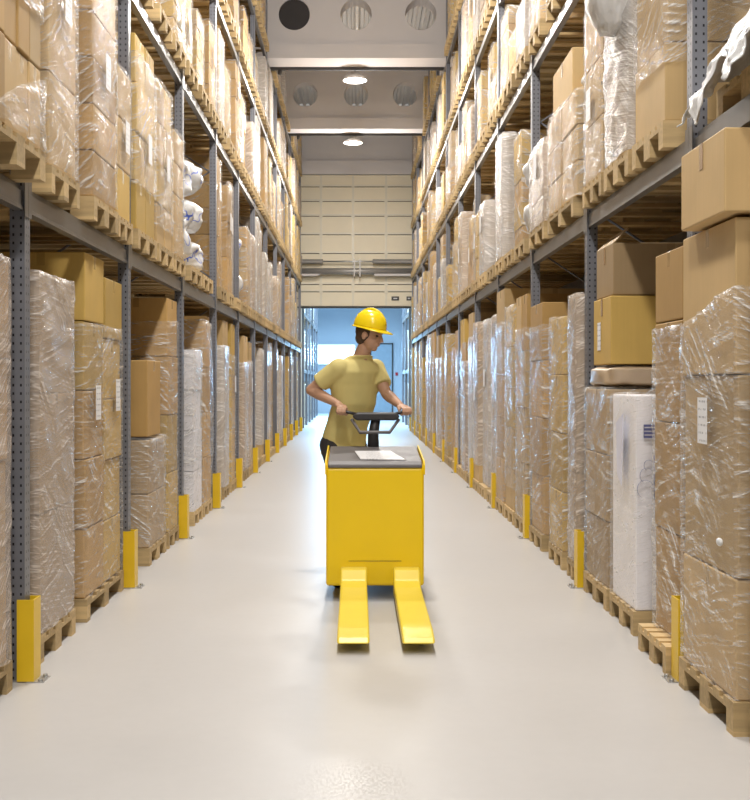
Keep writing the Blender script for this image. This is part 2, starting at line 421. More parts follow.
# spring shaft in front of the raised door
SPR = simple('spring_grey', (0.36, 0.34, 0.32), 0.45, 0.4)
t = empty('door_spring_shaft', (0, YEND - 0.28, 4.8), 'grey door shaft with two coil springs on cream wall above opening', 'door shaft')
def spring(x0, x1):
    m = MB(); pr = []
    k = 0; x = x0
    while x < x1:
        pr += [(0.062, x), (0.075, x + 0.02), (0.062, x + 0.04)]; x += 0.04
    m.lathe(pr, (0, 0, 0.30), 14, 'x'); return m
spring(-1.75, -1.02).build('coil_spring', SPR, t); spring(0.5, 1.7).build('coil_spring', SPR, t)
MB().lathe([(0.025, -1.85), (0.025, 1.75)], (0, 0, 0.30), 12, 'x').build('shaft', BOLT, t)
MB().lathe([(0.10, -1.85), (0.10, 1.75)], (0, 0, 0.0), 16, 'x').build('drive_tube', SPR, t)
for x0, x1 in ((-1.75, -1.05), (0.55, 1.7)):
    MB().prism([(x0, -0.14), (x1 - 0.12 if x0 < 0 else x1, -0.14), (x1, -0.3 + 0.22), (x0, -0.08)], -0.1, 0.1, 'y').build('cover_plate', GREYW, t)
for x in (-1.8, -0.05, 0.12, 1.72):
    MB().box(x - 0.02, x + 0.02, -0.12, 0.16, -0.16, 0.36).build('bracket', SPR, t)
SIGN = simple('sign_dark', (0.06, 0.055, 0.05), 0.5)
for x, hw, lb in ((1.19, 0.115, 'small dark oval plate on cream door above opening, toward its middle'), (1.6, 0.07, 'smaller dark plate on cream door above opening, beside the rack')):
    s = empty('wall_plate', (x, YEND - 0.0525, 4.0), lb, 'sign plate')
    MB().box(-hw, hw, -0.02, 0.0, -0.06, 0.06).build('backing', SIGN, s)
    MB().box(-hw * 0.5, hw * 0.5, -0.026, -0.0205, -0.015, 0.015).build('bright_bar', PAPER, s)

# ceiling girders with round holes
def girder(name, y0, y1, ztop, holes, label, flange=0.27, zb=7.75):
    """concrete cross beam: web plate pierced by round holes standing on a bottom flange"""
    m = MB()
    r = 0.305; zc = 8.62; cell = 0.42; nn = 32
    zlo, zhi = zb + flange, ztop
    xs = [-3.4]
    for c in holes: xs += [c - cell, c + cell]
    xs.append(3.4)
    for yy, flip in ((y0, False), (y1, True)):
        def q(x0, x1, z0, z1):
            p = [(x0, yy, z0), (x1, yy, z0), (x1, yy, z1), (x0, yy, z1)]
            m.face(p[::-1] if flip else p)
        for i in range(0, len(xs), 2): q(xs[i], xs[i + 1], zlo, zhi)
        for c in holes:
            q(c - cell, c + cell, zlo, zc - cell); q(c - cell, c + cell, zc + cell, zhi)
            for k in range(nn):
                t0, t1 = 2 * PI * k / nn, 2 * PI * (k + 1) / nn
                def sq(t):
                    a, b = math.cos(t), math.sin(t); s = cell / max(abs(a), abs(b)); return (c + a * s, yy, zc + b * s)
                def ci(t): return (c + r * math.cos(t), yy, zc + r * math.sin(t))
                p = [ci(t0), sq(t0), sq(t1), ci(t1)]
                m.face(p if not flip else p[::-1])
    for c in holes:
        for k in range(nn):
            t0, t1 = 2 * PI * k / nn, 2 * PI * (k + 1) / nn
            a = (c + r * math.cos(t0), zc + r * math.sin(t0)); b = (c + r * math.cos(t1), zc + r * math.sin(t1))
            m.face([(a[0], y0, a[1]), (b[0], y0, b[1]), (b[0], y1, b[1]), (a[0], y1, a[1])], smooth=True)
    m.box(-3.4, 3.4, y0 - 0.09, y1 + 0.09, zb, zlo)
    m.box(-3.4, 3.4, y0 - 0.05, y1 + 0.05, zlo, zlo + 0.05)
    o = m.build(name, GREYW)
    return structure(o, label)
girder('ceiling_beam_1', 23.95, 24.45, 9.85, [-1.20, 0.0, 1.26], 'nearer concrete cross beam with three round holes')
girder('ceiling_beam_2', 30.65, 31.0, 9.85, [-1.26, 0.0, 1.22], 'farther concrete cross beam with three round holes')
# dark cover in one hole
tag(MB().lathe([(0.298, 0), (0.298, 0.04)], (-1.20, 23.97, 8.62), 32, 'y').build('hole_cover', simple('cover_dark', (0.035, 0.03, 0.03), 0.6)), 'dark round cover filling one hole of the nearer ceiling beam', 'cover')
RAIL = simple('rail_dark', (0.05, 0.045, 0.04), 0.5, 0.3)
WHITE_PIPE = simple('pipe_white', (0.75, 0.73, 0.70), 0.4)
LENS = emit('lamp_lens', (1.0, 0.93, 0.82), 14.0)
HOUSING = simple('lamp_aluminium', (0.62, 0.60, 0.58), 0.3, 0.6)
for y, x, zl, drop, lb in ((24.62, -0.02, 7.725, 0.225, 'nearer'), (31.2, -0.08, 7.725, 0.1995, 'farther')):
    tag(MB().box(-3.3, 3.3, y - 0.03, y + 0.03, zl - 0.02, zl + 0.05).build('lamp_rail', RAIL), f'dark lamp rail below the {lb} ceiling beam', 'rail')
    tag(MB().lathe([(0.03, 0), (0.04, 0.03), (0.04, 0.09)], (x - 1.5 + (0.12 if y > 30 else 0), y, zl - 0.1105), 12).build('smoke_detector', RAIL), f'small dark detector under the {lb} lamp rail', 'detector')
    t = empty('bay_lamp', (x, y, zl - drop), f'glowing bell lamp hanging from the {lb} lamp rail', 'lamp')
    MB().lathe([(0.235, 0.0), (0.245, 0.008), (0.225, 0.05), (0.17, 0.10), (0.11, 0.125), (0.09, 0.13), (0.09, 0.16), (0.03, 0.17)], n=28).build('housing', HOUSING, t)
    MB().lathe([(0.10, -0.03), (0.19, -0.022), (0.235, -0.003)], n=28).build('lens', LENS, t)
    if drop > 0.2: MB().tube([(0, 0, 0.17), (0, 0, drop - 0.021)], 0.012, 8).build('hook', RAIL, t)
    else: MB().tube([(0, 0, 0.17), (0, 0, 0.179)], 0.012, 8).build('hook', RAIL, t)
tag(MB().lathe([(0.05, 0), (0.05, 5.8)], (0.02, 24.8, 9.3), 12, 'y').build('roof_pipe', WHITE_PIPE), 'white pipe under the roof seen through the holed beams', 'pipe')

# second hall beyond the opening
COOL = simple('cool_white_wall', (0.66, 0.72, 0.78), 0.5, 0, 0.03, 2)
structure(MB().box(-3.4, 3.4, 58, 58.2, 0, 6.4).build('wall_far', COOL), 'pale blue end wall of the hall beyond')
structure(MB().box(-3.4, 3.4, YEND + 0.3, 58, 6.0, 6.3).build('ceiling_far', COOL), 'pale ceiling of the hall beyond')
for i, y in enumerate((46.0, 53.0)):
    structure(MB().box(-3.4, 3.4, y, y + 0.25, 5.45 - 0.55 * i, 6.0 - 0.4 * i).build(f'ceiling_beam_{3 + i}', simple('beam_blue', (0.20, 0.28, 0.36), 0.5)), 'blue grey roof beam of the hall beyond')
wf = structure(MB().box(-1.85, 0.0, 57.93, 57.995, 2.25, 3.25).build('window_1', simple('frame_white', (0.7, 0.75, 0.8), 0.4)), 'bright window in the far hall')
MB().box(-1.78, -0.07, 57.9, 57.929, 2.32, 3.18).build('pane', emit('daylight', (0.62, 0.83, 1.0), 6.0), wf)
dd = structure(MB().box(0.72, 1.68, 57.90, 57.995, 0, 3.22).build('door_2', simple('door_blue', (0.42, 0.52, 0.60), 0.4)), 'tall blue grey door in the far hall')
for x in (0.69, 1.71):
    MB().box(x - 0.03, x + 0.03, 57.87, 57.995, 0, 3.28).build('door_frame', SIGN, dd)
MB().box(0.66, 1.74, 57.87, 57.995, 3.221, 3.28).build('door_frame', SIGN, dd)
tag(bevel_mod(MB().box(1.85, 1.97, 57.92, 57.999, 1.76, 1.90).build('fire_alarm', simple('alarm_red', (0.6, 0.02, 0.03), 0.4))), 'small red alarm box on the far pale blue wall', 'alarm')

# ------------------------------------------------------------------ racks
NEARY = 15.0
def rack(s, name, label, ystart, nb, levels, top, short_first=False, detail=True, post=None):
    R = ROWS[s]; X = post or R['post']
    root = empty(name, (s * X, ystart, 0), label, 'pallet rack')
    def bx(m, xa, xb, ya, yb, za, zb):
        xa, xb = s * xa, s * xb
        m.box(min(xa, xb), max(xa, xb), ya, yb, za, zb)
    def cprof(front):
        # lipped channel seen from above, x measured away from the aisle
        P = [(0, -0.05), (0.012, -0.05), (0.012, -0.02), (0.02, -0.02), (0.02, -0.05), (0.07, -0.05), (0.07, -0.03), (0.028, -0.03), (0.028, 0.03), (0.07, 0.03), (0.07, 0.05), (0, 0.05)]
        P = [(0, -0.05), (0.075, -0.05), (0.075, 0.05), (0, 0.05)]
        return P
    for i in range(nb + 1):
        y = i * BAY
        for front in (True, False):
            h = top
            if short_first and i == 1 and front: h = levels[0] + BH
            x0 = 0 if front else 1.02
            m = MB()
            P = [(s * (x0 + a), b) for a, b in cprof(front)]
            if s < 0: P = P[::-1]
            m.prism([(a, b + y) for a, b in P], 0.008, h, 'z')
            o = m.build('upright_post', STEEL, root)
            fp = MB(); bx(fp, x0 - 0.012, x0 + 0.09, y - 0.054, y + 0.054, 0, 0.008); fp.build('foot_plate', BOLT, o)
        # zigzag bracing between the two posts of this frame
        m = MB(); z = 0.25; k = 0
        pts = []
        while z < top - 0.1:
            pts.append((s * (0.08 if k % 2 == 0 else 1.015), y, z)); z += 0.62; k += 1
        m.tube(pts, 0.016, 6)
        m.build('frame_brace', STEEL, root)
    for i in range(nb):
        for lz in levels:
            ya, yb = i * BAY + 0.052, (i + 1) * BAY - 0.052
            for front in (True, False):
                x0 = 0.004 if front else 1.035
                P = [(0, 0), (0.05, 0), (0.05, BH), (0.022, BH), (0.022, BH - 0.028), (0.006, BH - 0.034), (0.006, 0.022), (0, 0.018)]
                if not front: P = [(0.05 - a, b) for a, b in P][::-1]
                P = [(s * (x0 + a), lz + b) for a, b in P]
                if s < 0: P = P[::-1]
                o = MB().prism(P, ya, yb, 'y').build('shelf_beam', BEAM, root)
                if front and detail and i < 5:
                    for yc in (ya, yb):
                        c = MB(); sg = 1 if yc == ya else -1
                        bx(c, -0.006, -0.001, min(yc - sg * 0.050, yc + sg * 0.012), max(yc - sg * 0.050, yc + sg * 0.012), lz - 0.03, lz + BH + 0.03)
                        if not (short_first and False):
                            c.build('beam_connector', BEAM, o)
    return root
RL = rack(-1, 'pallet_rack', "tall grey pallet rack at the driver's back, from floor to roof beams", Y0, NB, ROWS[-1]['lev'], 8.9)
RR = rack(1, 'pallet_rack', 'tall grey pallet rack the driver faces, from floor to roof beams', Y0, NB, ROWS[1]['lev'], 8.9)

# yellow guards at the foot of the front posts
ORD = ['', 'first', 'second', 'third', 'fourth', 'fifth', 'sixth', 'seventh', 'eighth', 'ninth', 'tenth', 'eleventh', 'twelfth', 'thirteenth', 'fourteenth', 'fifteenth', 'sixteenth', 'seventeenth', 'eighteenth', 'nineteenth']
def ordn(n):
    if n < 20: return ORD[n]
    tens = {2: 'twent', 3: 'thirt', 4: 'fort'}[n // 10]
    return tens + 'ieth' if n % 10 == 0 else tens + 'y-' + ORD[n % 10]
RK = {-1: "rack at driver's back", 1: 'rack the driver faces'}
RS = {-1: 'behind driver', 1: 'facing driver'}
for s in (-1, 1):
    for i in range(1, NB + 1):
        y = Y0 + i * BAY; X = ROWS[s]['post']
        f = 1.60; dp = 0.085 if s < 0 else 0.05
        t = empty('post_guard', (s * f, y, 0), f'yellow steel guard at foot of {ordn(i)} post from near end, {RK[s]}', 'post guard', 'yellow post guards')
        m = MB()
        def B(xa, xb, ya, yb, za, zb):
            xa, xb = s * xa, s * xb
            m.box(min(xa, xb), max(xa, xb), ya, yb, za, zb)
        hh = 0.412
        # U channel: one outline extruded upwards
        th = 0.008
        P = [(0, -0.066), (dp, -0.066), (dp, -0.058), (th, -0.058), (th, 0.058), (dp, 0.058), (dp, 0.066), (0, 0.066)]
        P = [(s * a, b) for a, b in P]
        if s < 0: P = P[::-1]
        m.prism(P, 0.006, hh, 'z')
        m.build('guard_plate', YELLOW, t)
        if i < 8:
            b = MB(); xa, xb = s * -0.05, s * (X - f - 0.014); b.box(min(xa, xb), max(xa, xb), -0.066, 0.066, 0, 0.006); b.build('foot_plate', BOLT, t)
            for q in (-0.05, 0.05):
                MB().lathe([(0.012, 0), (0.012, 0.012)], (s * -0.028, q, 0.006), 6).build('bolt', BOLT, t)

# ------------------------------------------------------------------ pallets
def pallet_parts(w, d):
    """local: x depth centred, y width centred, z from 0"""
    deck = MB()
    bw = 0.143 if w > 0.7 else w / 6.2
    nb = 5
    ys = [-w / 2 + bw / 2 + i * (w - bw) / (nb - 1) for i in range(nb)]
    for i, y in enumerate(ys):
        b = bw if i in (0, 2, 4) else bw * 0.7
        deck.box(-d / 2, d / 2, y - b / 2, y + b / 2, 0.122, 0.144)
    xs = (-d / 2 + 0.0725, 0, d / 2 - 0.0725)
    for x in xs: deck.box(x - 0.0725, x + 0.0725, -w / 2, w / 2, 0.1, 0.122)
    blocks, runners = [], []
    for y in (ys[0], 0, ys[-1]):
        r = MB(); b = bw * (1.0 if abs(y) < 0.01 else 0.7)
        yy = y if abs(y) < 0.01 else math.copysign(w / 2 - b / 2, y)
        r.box(-d / 2, d / 2, yy - b / 2, yy + b / 2, 0, 0.022); runners.append(r)
        for x in xs:
            k = MB(); k.box(x - 0.0725, x + 0.0725, yy - b / 2, yy + b / 2, 0.022, 0.1); blocks.append(k)
    return deck, blocks, runners
PCACHE = {}
def pallet(s, x, y, z, w, d, label, near, group='wooden pallets under the loads'):
    key = (round(w, 2), round(d, 2), near)
    loc = (x, y, z)
    if near:
        t = empty('wooden_pallet', loc, label, 'pallet', group)
        if key not in PCACHE:
            dk, bl, ru = pallet_parts(w, d)
            PCACHE[key] = [('deck', dk.mesh('deck'))] + [('block', b.mesh('block')) for b in bl] + [('runner', r.mesh('runner')) for r in ru]
            for _n, me in PCACHE[key]: me.materials.append(WOOD)
        for nm, me in PCACHE[key]:
            o = link(bpy.data.objects.new(nm, me)); o.parent = t
        return t
    if key not in PCACHE:
        dk, bl, ru = pallet_parts(w, d)
        m = MB()
        for q in [dk] + bl + ru:
            n0 = len(m.v); m.v += q.v; m.f += [tuple(i + n0 for i in f) for f in q.f]; m.uv += q.uv; m.sm += q.sm
        me = m.mesh('wooden_pallet'); me.materials.append(WOOD); PCACHE[key] = me
    o = link(bpy.data.objects.new('wooden_pallet', PCACHE[key])); o.location = loc
    return tag(o, label, 'pallet', group)

# ------------------------------------------------------------------ cartons and loads
CC = {}
def carton_mesh(dx, dy, dz, mat, fine):
    key = (round(dx, 3), round(dy, 3), round(dz, 3), mat.name, fine)
    if key in CC: return CC[key]
    m = MB().box(-dx / 2, dx / 2, -dy / 2, dy / 2, 0, dz)
    if fine:
        me = m.mesh('carton')
        bm = bmesh.new(); bm.from_mesh(me)
        bmesh.ops.remove_doubles(bm, verts=bm.verts, dist=1e-5)
        bmesh.ops.bevel(bm, geom=list(bm.edges), offset=0.007, segments=2, profile=0.5, affect='EDGES')
        bm.to_mesh(me); bm.free()
    else:
        me = m.mesh('carton')
    me.materials.append(mat)
    CC[key] = me
    return me

def film_mesh(w, d, z0, z1, seed, res, slant=0.0, amp=0.014, bulge=0.0, lo_slant=0.0):
    """a sleeve of film round a w (along y) by d (along x) stack, open below, tucked in at the top"""
    m = MB()
    rc = 0.02
    hx, hy = d / 2 + 0.004, w / 2 + 0.004
    per = 2 * (2 * hx + 2 * hy)
    nu = max(16, int(per * res)); nv = max(5, int((z1 - z0) * res))
    def pos(u):
        u = u % per
        if u < 2 * hy: return (-hx, -hy + u, -1, 0, min(u, 2 * hy - u))
        u -= 2 * hy
        if u < 2 * hx: return (-hx + u, hy, 0, 1, min(u, 2 * hx - u))
        u -= 2 * hx
        if u < 2 * hy: return (hx, hy - u, 1, 0, min(u, 2 * hy - u))
        u -= 2 * hy
        return (hx - u, -hy, 0, -1, min(u, 2 * hx - u))
    # sample positions, always including the corners
    us = sorted(set([round(i * per / nu, 4) for i in range(nu)] + [round(c, 4) for c in (0, 2 * hy, 2 * hy + 2 * hx, 4 * hy + 2 * hx)]))
    grid = []
    for j in range(nv + 2):
        row = []
        for u in us:
            x, y, nx, ny, e = pos(u)
            tv = min(j, nv) / nv
            zt = z1 + slant * (y / (2 * hy) + 0.5) + 0.02 * noise.noise(Vector((u * 2.3, seed, 3.1)))
            zb = z0 + lo_slant * (0.5 - y / (2 * hy)) + 0.015 * abs(noise.noise(Vector((u * 3.0, seed, 9.1))))
            z = zb + (zt - zb) * tv
            p = Vector((u * 1.8 + z * 1.1, z * 3.0 - u * 0.8, seed * 7.7))
            q = 1 - abs(noise.noise(p * 1.6)) * 2
            off = 0.003 + amp * max(0, q) ** 3 + 0.004 * noise.noise(p * 5)
            off = max(0.001, off) * min(1, 0.35 + e * 12)
            off += bulge * math.sin(PI * min(1, max(0, tv))) * min(1, e * 6)
            if j > nv:   # tucked over the edge
                x -= nx * 0.05; y -= ny * 0.05; off = 0
                if nx: y *= 0.97
                z += 0.006
            row.append(((x + nx * off, y + ny * off, z), (u, z)))
        grid.append(row)
    k = len(us); base = len(m.v)
    for row in grid: m.v += [p for p, _ in row]
    for j in range(len(grid) - 1):
        for i in range(k):
            i2 = (i + 1) % k
            m.f.append((base + j * k + i2, base + j * k + i, base + (j + 1) * k + i, base + (j + 1) * k + i2))
            ua = grid[j][i][1]; ub = grid[j][i2][1] if i2 else (per, grid[j][i2][1][1])
            uc = grid[j + 1][i][1]; ud = grid[j + 1][i2][1] if i2 else (per, grid[j + 1][i2][1][1])
            m.uv.append([ub, ua, uc, ud]); m.sm.append(True)
    return m

LEVW = {0: 'in floor row', 1: 'on lowest shelf', 2: 'on second shelf', 3: 'on third shelf', 4: 'on top shelf'}
COUNT = {}
def where(s, lev):
    n = COUNT[(s, lev)]
    return f'{LEVW[lev]} {RS[s]}, {ordn(n)} from near end'

def load(s, lev, ya, yb, ztop, film='mid', nz=5, ny=1, nx=2, mat=0, fz=(0.0, 1.0), slant=0.0, label=0, words='film-wrapped carton stack', face=None, d=1.14,
         zs=None, bulge=0.0, tops=None, pal=True, blue=False, lo_slant=0.0, pdx=0.0, setb=0.0):
    COUNT[(s, lev)] = COUNT.get((s, lev), 0) + 1
    R = ROWS[s]
    zb = 0.0 if lev == 0 else R['lev'][lev - 1] + BH + 0.001
    F = face or (R['face'] if lev == 0 else R['up'])
    yc, w = (ya + yb) / 2, yb - ya
    near = ya < 11.9
    d -= setb
    xc = s * (F + setb + d / 2)
    if pal:
        pw = min(w + 0.03, 1.25)
        pallet(s, s * (F + 0.585 + pdx), yc, zb, pw, 1.19, f'wooden pallet {where(s, lev)}', near)
    z0 = zb + 0.145
    root = empty('wrapped_load', (xc, yc, z0), f'{words} {where(s, lev)}', 'pallet load', 'wrapped loads on pallets')
    H = ztop - z0
    mats = mat if isinstance(mat, (list, tuple)) else [mat]
    rnd = random.Random(int(ya * 997) + lev * 31 + (s + 1))
    if not near: nx = 1
    dx, dy = d / nx, w / ny
    jit = 0.006
    for iy in range(ny):
        Hc = H if not tops else tops[iy] - z0
        if zs: cuts = [z - z0 for z in zs]
        else: cuts = [Hc * i / nz for i in range(nz + 1)]
        cuts[0] = 0; cuts[-1] = Hc
        for ix in range(nx):
            for a, b in zip(cuts[:-1], cuts[1:]):
                mm = mats[rnd.randrange(len(mats))]
                mt = CBW if mm == 'w' else CB[mm]
                me = carton_mesh(dx - 0.012 - rnd.choice((0, 0.008)), dy - 0.012, (b - a) - 0.006, mt, near)
                o = link(bpy.data.objects.new('carton', me)); o.parent = root
                o.location = (-d / 2 + dx * (ix + 0.5) + rnd.uniform(-jit, jit), -w / 2 + dy * (iy + 0.5) + rnd.uniform(-jit, jit) * 0.5, a + 0.001)
    if film:
        res = 26 if ya < 9 else (18 if ya < 12 else (11 if ya < 20 else 7))
        fm = film_mesh(w, d, H * fz[0] + 0.004, H * fz[1] + (0.004 if fz[1] >= 1 else 0), ya * 1.37 + lev, res, slant, 0.016 if near else 0.012, bulge, lo_slant)
        fm.build('stretch_film', FILM[film], root)
    if label:
        for li in range(label if isinstance(label, int) else 1):
            hz = (1.45 - z0) if lev == 0 else H * rnd.uniform(0.45, 0.7)
            hz = min(hz, H * 0.85) + rnd.uniform(-0.1, 0.1)
            yl = -w / 2 + w * (li + 0.5) / label + rnd.uniform(-0.05, 0.05)
            xf = -s * (d / 2 + 0.024 + bulge)
            m = MB().box(min(xf, xf - s * 0.002), max(xf, xf - s * 0.002), yl - 0.075, yl + 0.075, hz - 0.11, hz + 0.11)
            m.build('paper_label', PAPER, root)
    return root

def thing_carton(x0, x1, y0, y1, z0, z1, label, mat=0, openflaps=False, rz=0.0):
    """a loose carton, its own thing"""
    cx, cy = (x0 + x1) / 2, (y0 + y1) / 2
    t = empty('carton', (cx, cy, z0), label, 'box', rz=rz)
    me = carton_mesh(x1 - x0, y1 - y0, z1 - z0, CB[mat], True)
    o = link(bpy.data.objects.new('carton_walls', me)); o.parent = t
    hx, hy, h = (x1 - x0) / 2, (y1 - y0) / 2, z1 - z0
    if openflaps:
        for sx in (-1, 1):
            m = MB(); a = hx; 
            m.prism([(sx * hx, h - 0.002), (sx * (hx - 0.10), h + 0.10), (sx * (hx - 0.105), h + 0.095), (sx * (hx - 0.006), h - 0.006)][::(1 if sx < 0 else -1)], -hy, hy, 'y')
            m.build('flap', CB[mat], t)
    if not openflaps:
        MB().box(-hx + 0.01, hx - 0.01, -0.028, 0.028, h + 0.0005, h + 0.002).build('packing_tape', TAPE, t)
    m = MB()
    m.box(-hx - 0.0025, -hx - 0.001, -0.026, 0.026, h - 0.12, h - 0.004); 
    m.build('packing_tape', TAPE, t)
    return t
TAPE = simple('brown_tape', (0.36, 0.22, 0.10), 0.25, 0, 0.1)

def sack(x, y, z, dx, dy, dz, label, mat=None, seed=0, group=None, pw=2.7):
    m = MB(); nu, nv = 64, 36
    for i in range(nv + 1):
        ph = PI * i / nv - PI / 2
        for k in range(nu):
            t = 2 * PI * k / nu
            def sp(c, e): return math.copysign(abs(c) ** e, c)
            e = 2 / pw
            p = Vector((sp(math.cos(ph), e) * sp(math.cos(t), e) * dx / 2, sp(math.cos(ph), e) * sp(math.sin(t), e) * dy / 2, sp(math.sin(ph), e) * dz / 2))
            q = noise.noise(Vector((p.x * 5 + seed * 9, p.y * 5, p.z * 6)))
            r = 1 - abs(noise.noise(Vector((p.x * 3, p.y * 4 + seed * 5, p.z * 3)))) * 1.6
            q2 = noise.noise(Vector((p.x * 13 + seed * 3, p.y * 13, p.z * 13)))
            p *= 0.84 + 0.13 * q + 0.08 * max(-0.5, r) + 0.045 * q2
            p.z = max(-dz / 2 * 0.97, p.z)
            m.v.append(tuple(p))
    for i in range(nv):
        for k in range(nu):
            a = i * nu + k; b = i * nu + (k + 1) % nu
            m.f.append((a, b, b + nu, a + nu)); m.uv.append([(0, 0)] * 4); m.sm.append(True)
    o = m.build('plastic_sack', mat or SACK)
    o.location = (x, y, z + dz / 2 * 0.97)
    return tag(o, label, 'sack', group)

exec_loads = True
# ---- rack at the driver's back (x < 0)
S = -1
load(S, 0, 4.9, 5.98, 2.1, 'heavy', 4, 1, words='pinkish film-wrapped stack', label=0)
load(S, 0, 6.52, 7.33, 2.08, 'heavy', 3, 1, mat=3, words='narrow pinkish film-wrapped stack')
load(S, 0, 7.67, 8.85, 2.3, 'mid', 5, 2, mat=[2, 0], fz=(0, 0.80), label=2, tops=[2.31, 2.2], words='double labelled carton stack')
load(S, 0, 10.0, 10.85, 1.02, 'mid', 2, 1, mat=3, words='low film-wrapped stack')
thing_carton(-2.35, -1.70, 10.05, 10.72, 1.045, 1.67, 'brown taped carton standing on the low wrapped stack beside the second post guard', 0)
load(S, 0, 11.02, 11.62, 2.25, 'mid', 4, 1, mat=[2, 0], fz=(0, 0.9), words='tall brown stack behind a low one')
load(S, 0, 12.75, 13.42, 1.83, 'mid', 4, 1, mat='w', words='white carton stack in clear film')
load(S, 0, 13.58, 14.32, 2.17, 'mid', 4, 1, mat=0, bulge=0.04, words='bulging film-wrapped carton stack')
S = -1
fl_ = load(S, 1, 5.22, 6.08, 4.12, 'mid', 3, 4, nx=2, mat=[1, 0], fz=(0.42, 1), zs=[2.625, 3.03, 3.55, 4.12], words='pale carton stack with sagging film', face=1.545)
film_mesh(0.88, 1.15, 0.004, 0.06, 3.3, 26, 0.30, 0.03).build('stretch_film', FILM['mid'], fl_)
load(S, 1, 6.42, 7.04, 4.12, 'mid', 3, 1, mat=[0, 1], label=1, words='carton stack in diagonally creased film', face=1.59)
load(S, 1, 7.5, 8.24, 4.05, 'mid', 5, 1, nx=1, mat=0, label=1, words='five-layer carton stack in clear film', face=1.60)
load(S, 1, 8.36, 8.86, 3.66, 'light', 3, 1, mat=[2, 1], fz=(0.3, 1), label=1, words='low film-topped carton stack')
load(S, 1, 9.1, 9.93, 4.08, 'mid', 4, 2, mat=2, fz=(0.22, 0.9), label=1, words='golden carton stack with film band')
load(S, 1, 10.08, 10.85, 3.98, 'mid', 4, 2, mat=[1, 2], fz=(0.1, 1), label=1, words='pale carton stack in creased film')
load(S, 1, 10.98, 11.6, 3.75, 'light', 4, 1, mat=1, words='slim pale carton stack')
# ---- rack the driver faces (x > 0)
S = 1
load(S, 0, 4.25, 5.09, 2.18, 'mid', 4, 1, mat=0, words='brown wrapped stack beside big tower')
load(S, 0, 5.21, 6.06, 2.2, 'mid', 3, 1, nx=1, mat=1, zs=[0.145, 0.66, 1.53, 2.2], fz=(0, 0.854), slant=-0.14, label=0, words='big brown carton tower in film', face=1.60)
load(S, 0, 6.30, 6.89, 2.2, 'mid', 4, 1, mat=0, zs=[0.145, 0.7, 1.28, 1.82, 2.2], fz=(0, 0.8), words='slim carton stack with strapped boxes', face=1.66, pdx=-0.07)
load(S, 0, 7.26, 7.92, 1.42, 'smooth', 1, 1, nx=1, mat='w', words='tall white box in milky film', d=1.0)
load(S, 0, 8.04, 8.82, 1.45, 'mid', 3, 1, mat=3, words='film-wrapped stack under loose cartons')
load(S, 0, 9.15, 9.52, 2.15, 'heavy', 3, 1, mat=3, words='very slim heavily wrapped stack')
load(S, 0, 9.78, 10.42, 2.02, 'mid', 4, 1, mat=[2, 0], bulge=0.03, words='rounded film-wrapped carton stack')
load(S, 0, 10.85, 11.6, 2.2, 'mid', 4, 1, mat=0, fz=(0, 0.9), words='taller film-wrapped carton stack')
thing_carton(1.545, 2.2, 5.17, 5.86, 2.21, 2.565, 'brown taped carton jutting out on top of the big carton tower', 1)
sack(1.645 + 0.42, 8.42, 1.462, 0.95, 0.84, 0.145, 'flat folded plastic bundle pressed under two loose cartons', mat=FILM['heavy'] and simple('bundle_tan', (0.50, 0.38, 0.26), 0.35), seed=3, pw=7)
thing_carton(1.67, 2.45, 8.08, 8.66, 1.61, 2.06, 'brown carton with white label lying on the flat plastic bundle', 2)
thing_carton(1.69, 2.45, 8.10, 8.66, 2.066, 2.41, 'dark brown open-flapped carton on top of the labelled loose carton', 3, True)
load(S, 1, 6.56, 7.27, 4.15, 'mid', 3, 1, nx=1, mat=1, zs=[2.846, 3.31, 3.75, 4.15], fz=(0.24, 1), words='square carton tower with film top')
bl_ = load(S, 1, 7.40, 8.10, 4.3, 'white', 4, 1, mat=1, bulge=0.03, words='milky bundle with bulging bag')
m = MB()
for i in range(19):
    ph = PI * i / 18
    for k in range(30):
        q = 2 * PI * k / 30
        v_ = Vector((math.sin(ph) * math.cos(q), math.sin(ph) * math.sin(q), math.cos(ph)))
        f_ = 1 + 0.16 * noise.noise(v_ * 2.2) + 0.10 * (1 - abs(noise.noise(v_ * 4.5 + Vector((3, 1, 2)))) * 2)
        m.v.append((-0.60 + 0.16 * f_ * v_.x, -0.10 + 0.25 * f_ * v_.y, 1.06 + 0.30 * f_ * v_.z))
for i in range(18):
    for k in range(30):
        a_, b_ = i * 30 + k, i * 30 + (k + 1) % 30
        m.f.append((b_, a_, a_ + 30, b_ + 30)); m.uv.append([(0, 0)] * 4); m.sm.append(True)
m.build('film_bulge', SACKW, bl_)
load(S, 1, 8.22, 8.86, 4.1, 'mid', 3, 1, mat=1, label=1, words='tall wrapped stack with white label')
load(S, 1, 9.2, 10.55, 3.69, 'mid', 3, 2, mat=[0, 1], words='broad wrapped stack under a loose carton')
thing_carton(1.67, 2.5, 9.52, 10.45, 3.72, 4.08, 'brown carton on the broad wrapped stack on the lowest shelf', 1)
sack(1.95, 9.30, 3.695, 0.56, 0.2, 0.14, 'crumpled white plastic wad beside brown carton on broad wrapped stack', SACKW, 8.1)
load(S, 1, 10.72, 11.62, 3.62, 'heavy', 3, 2, mat=1, label=1, words='wrapped stack in greyish film')

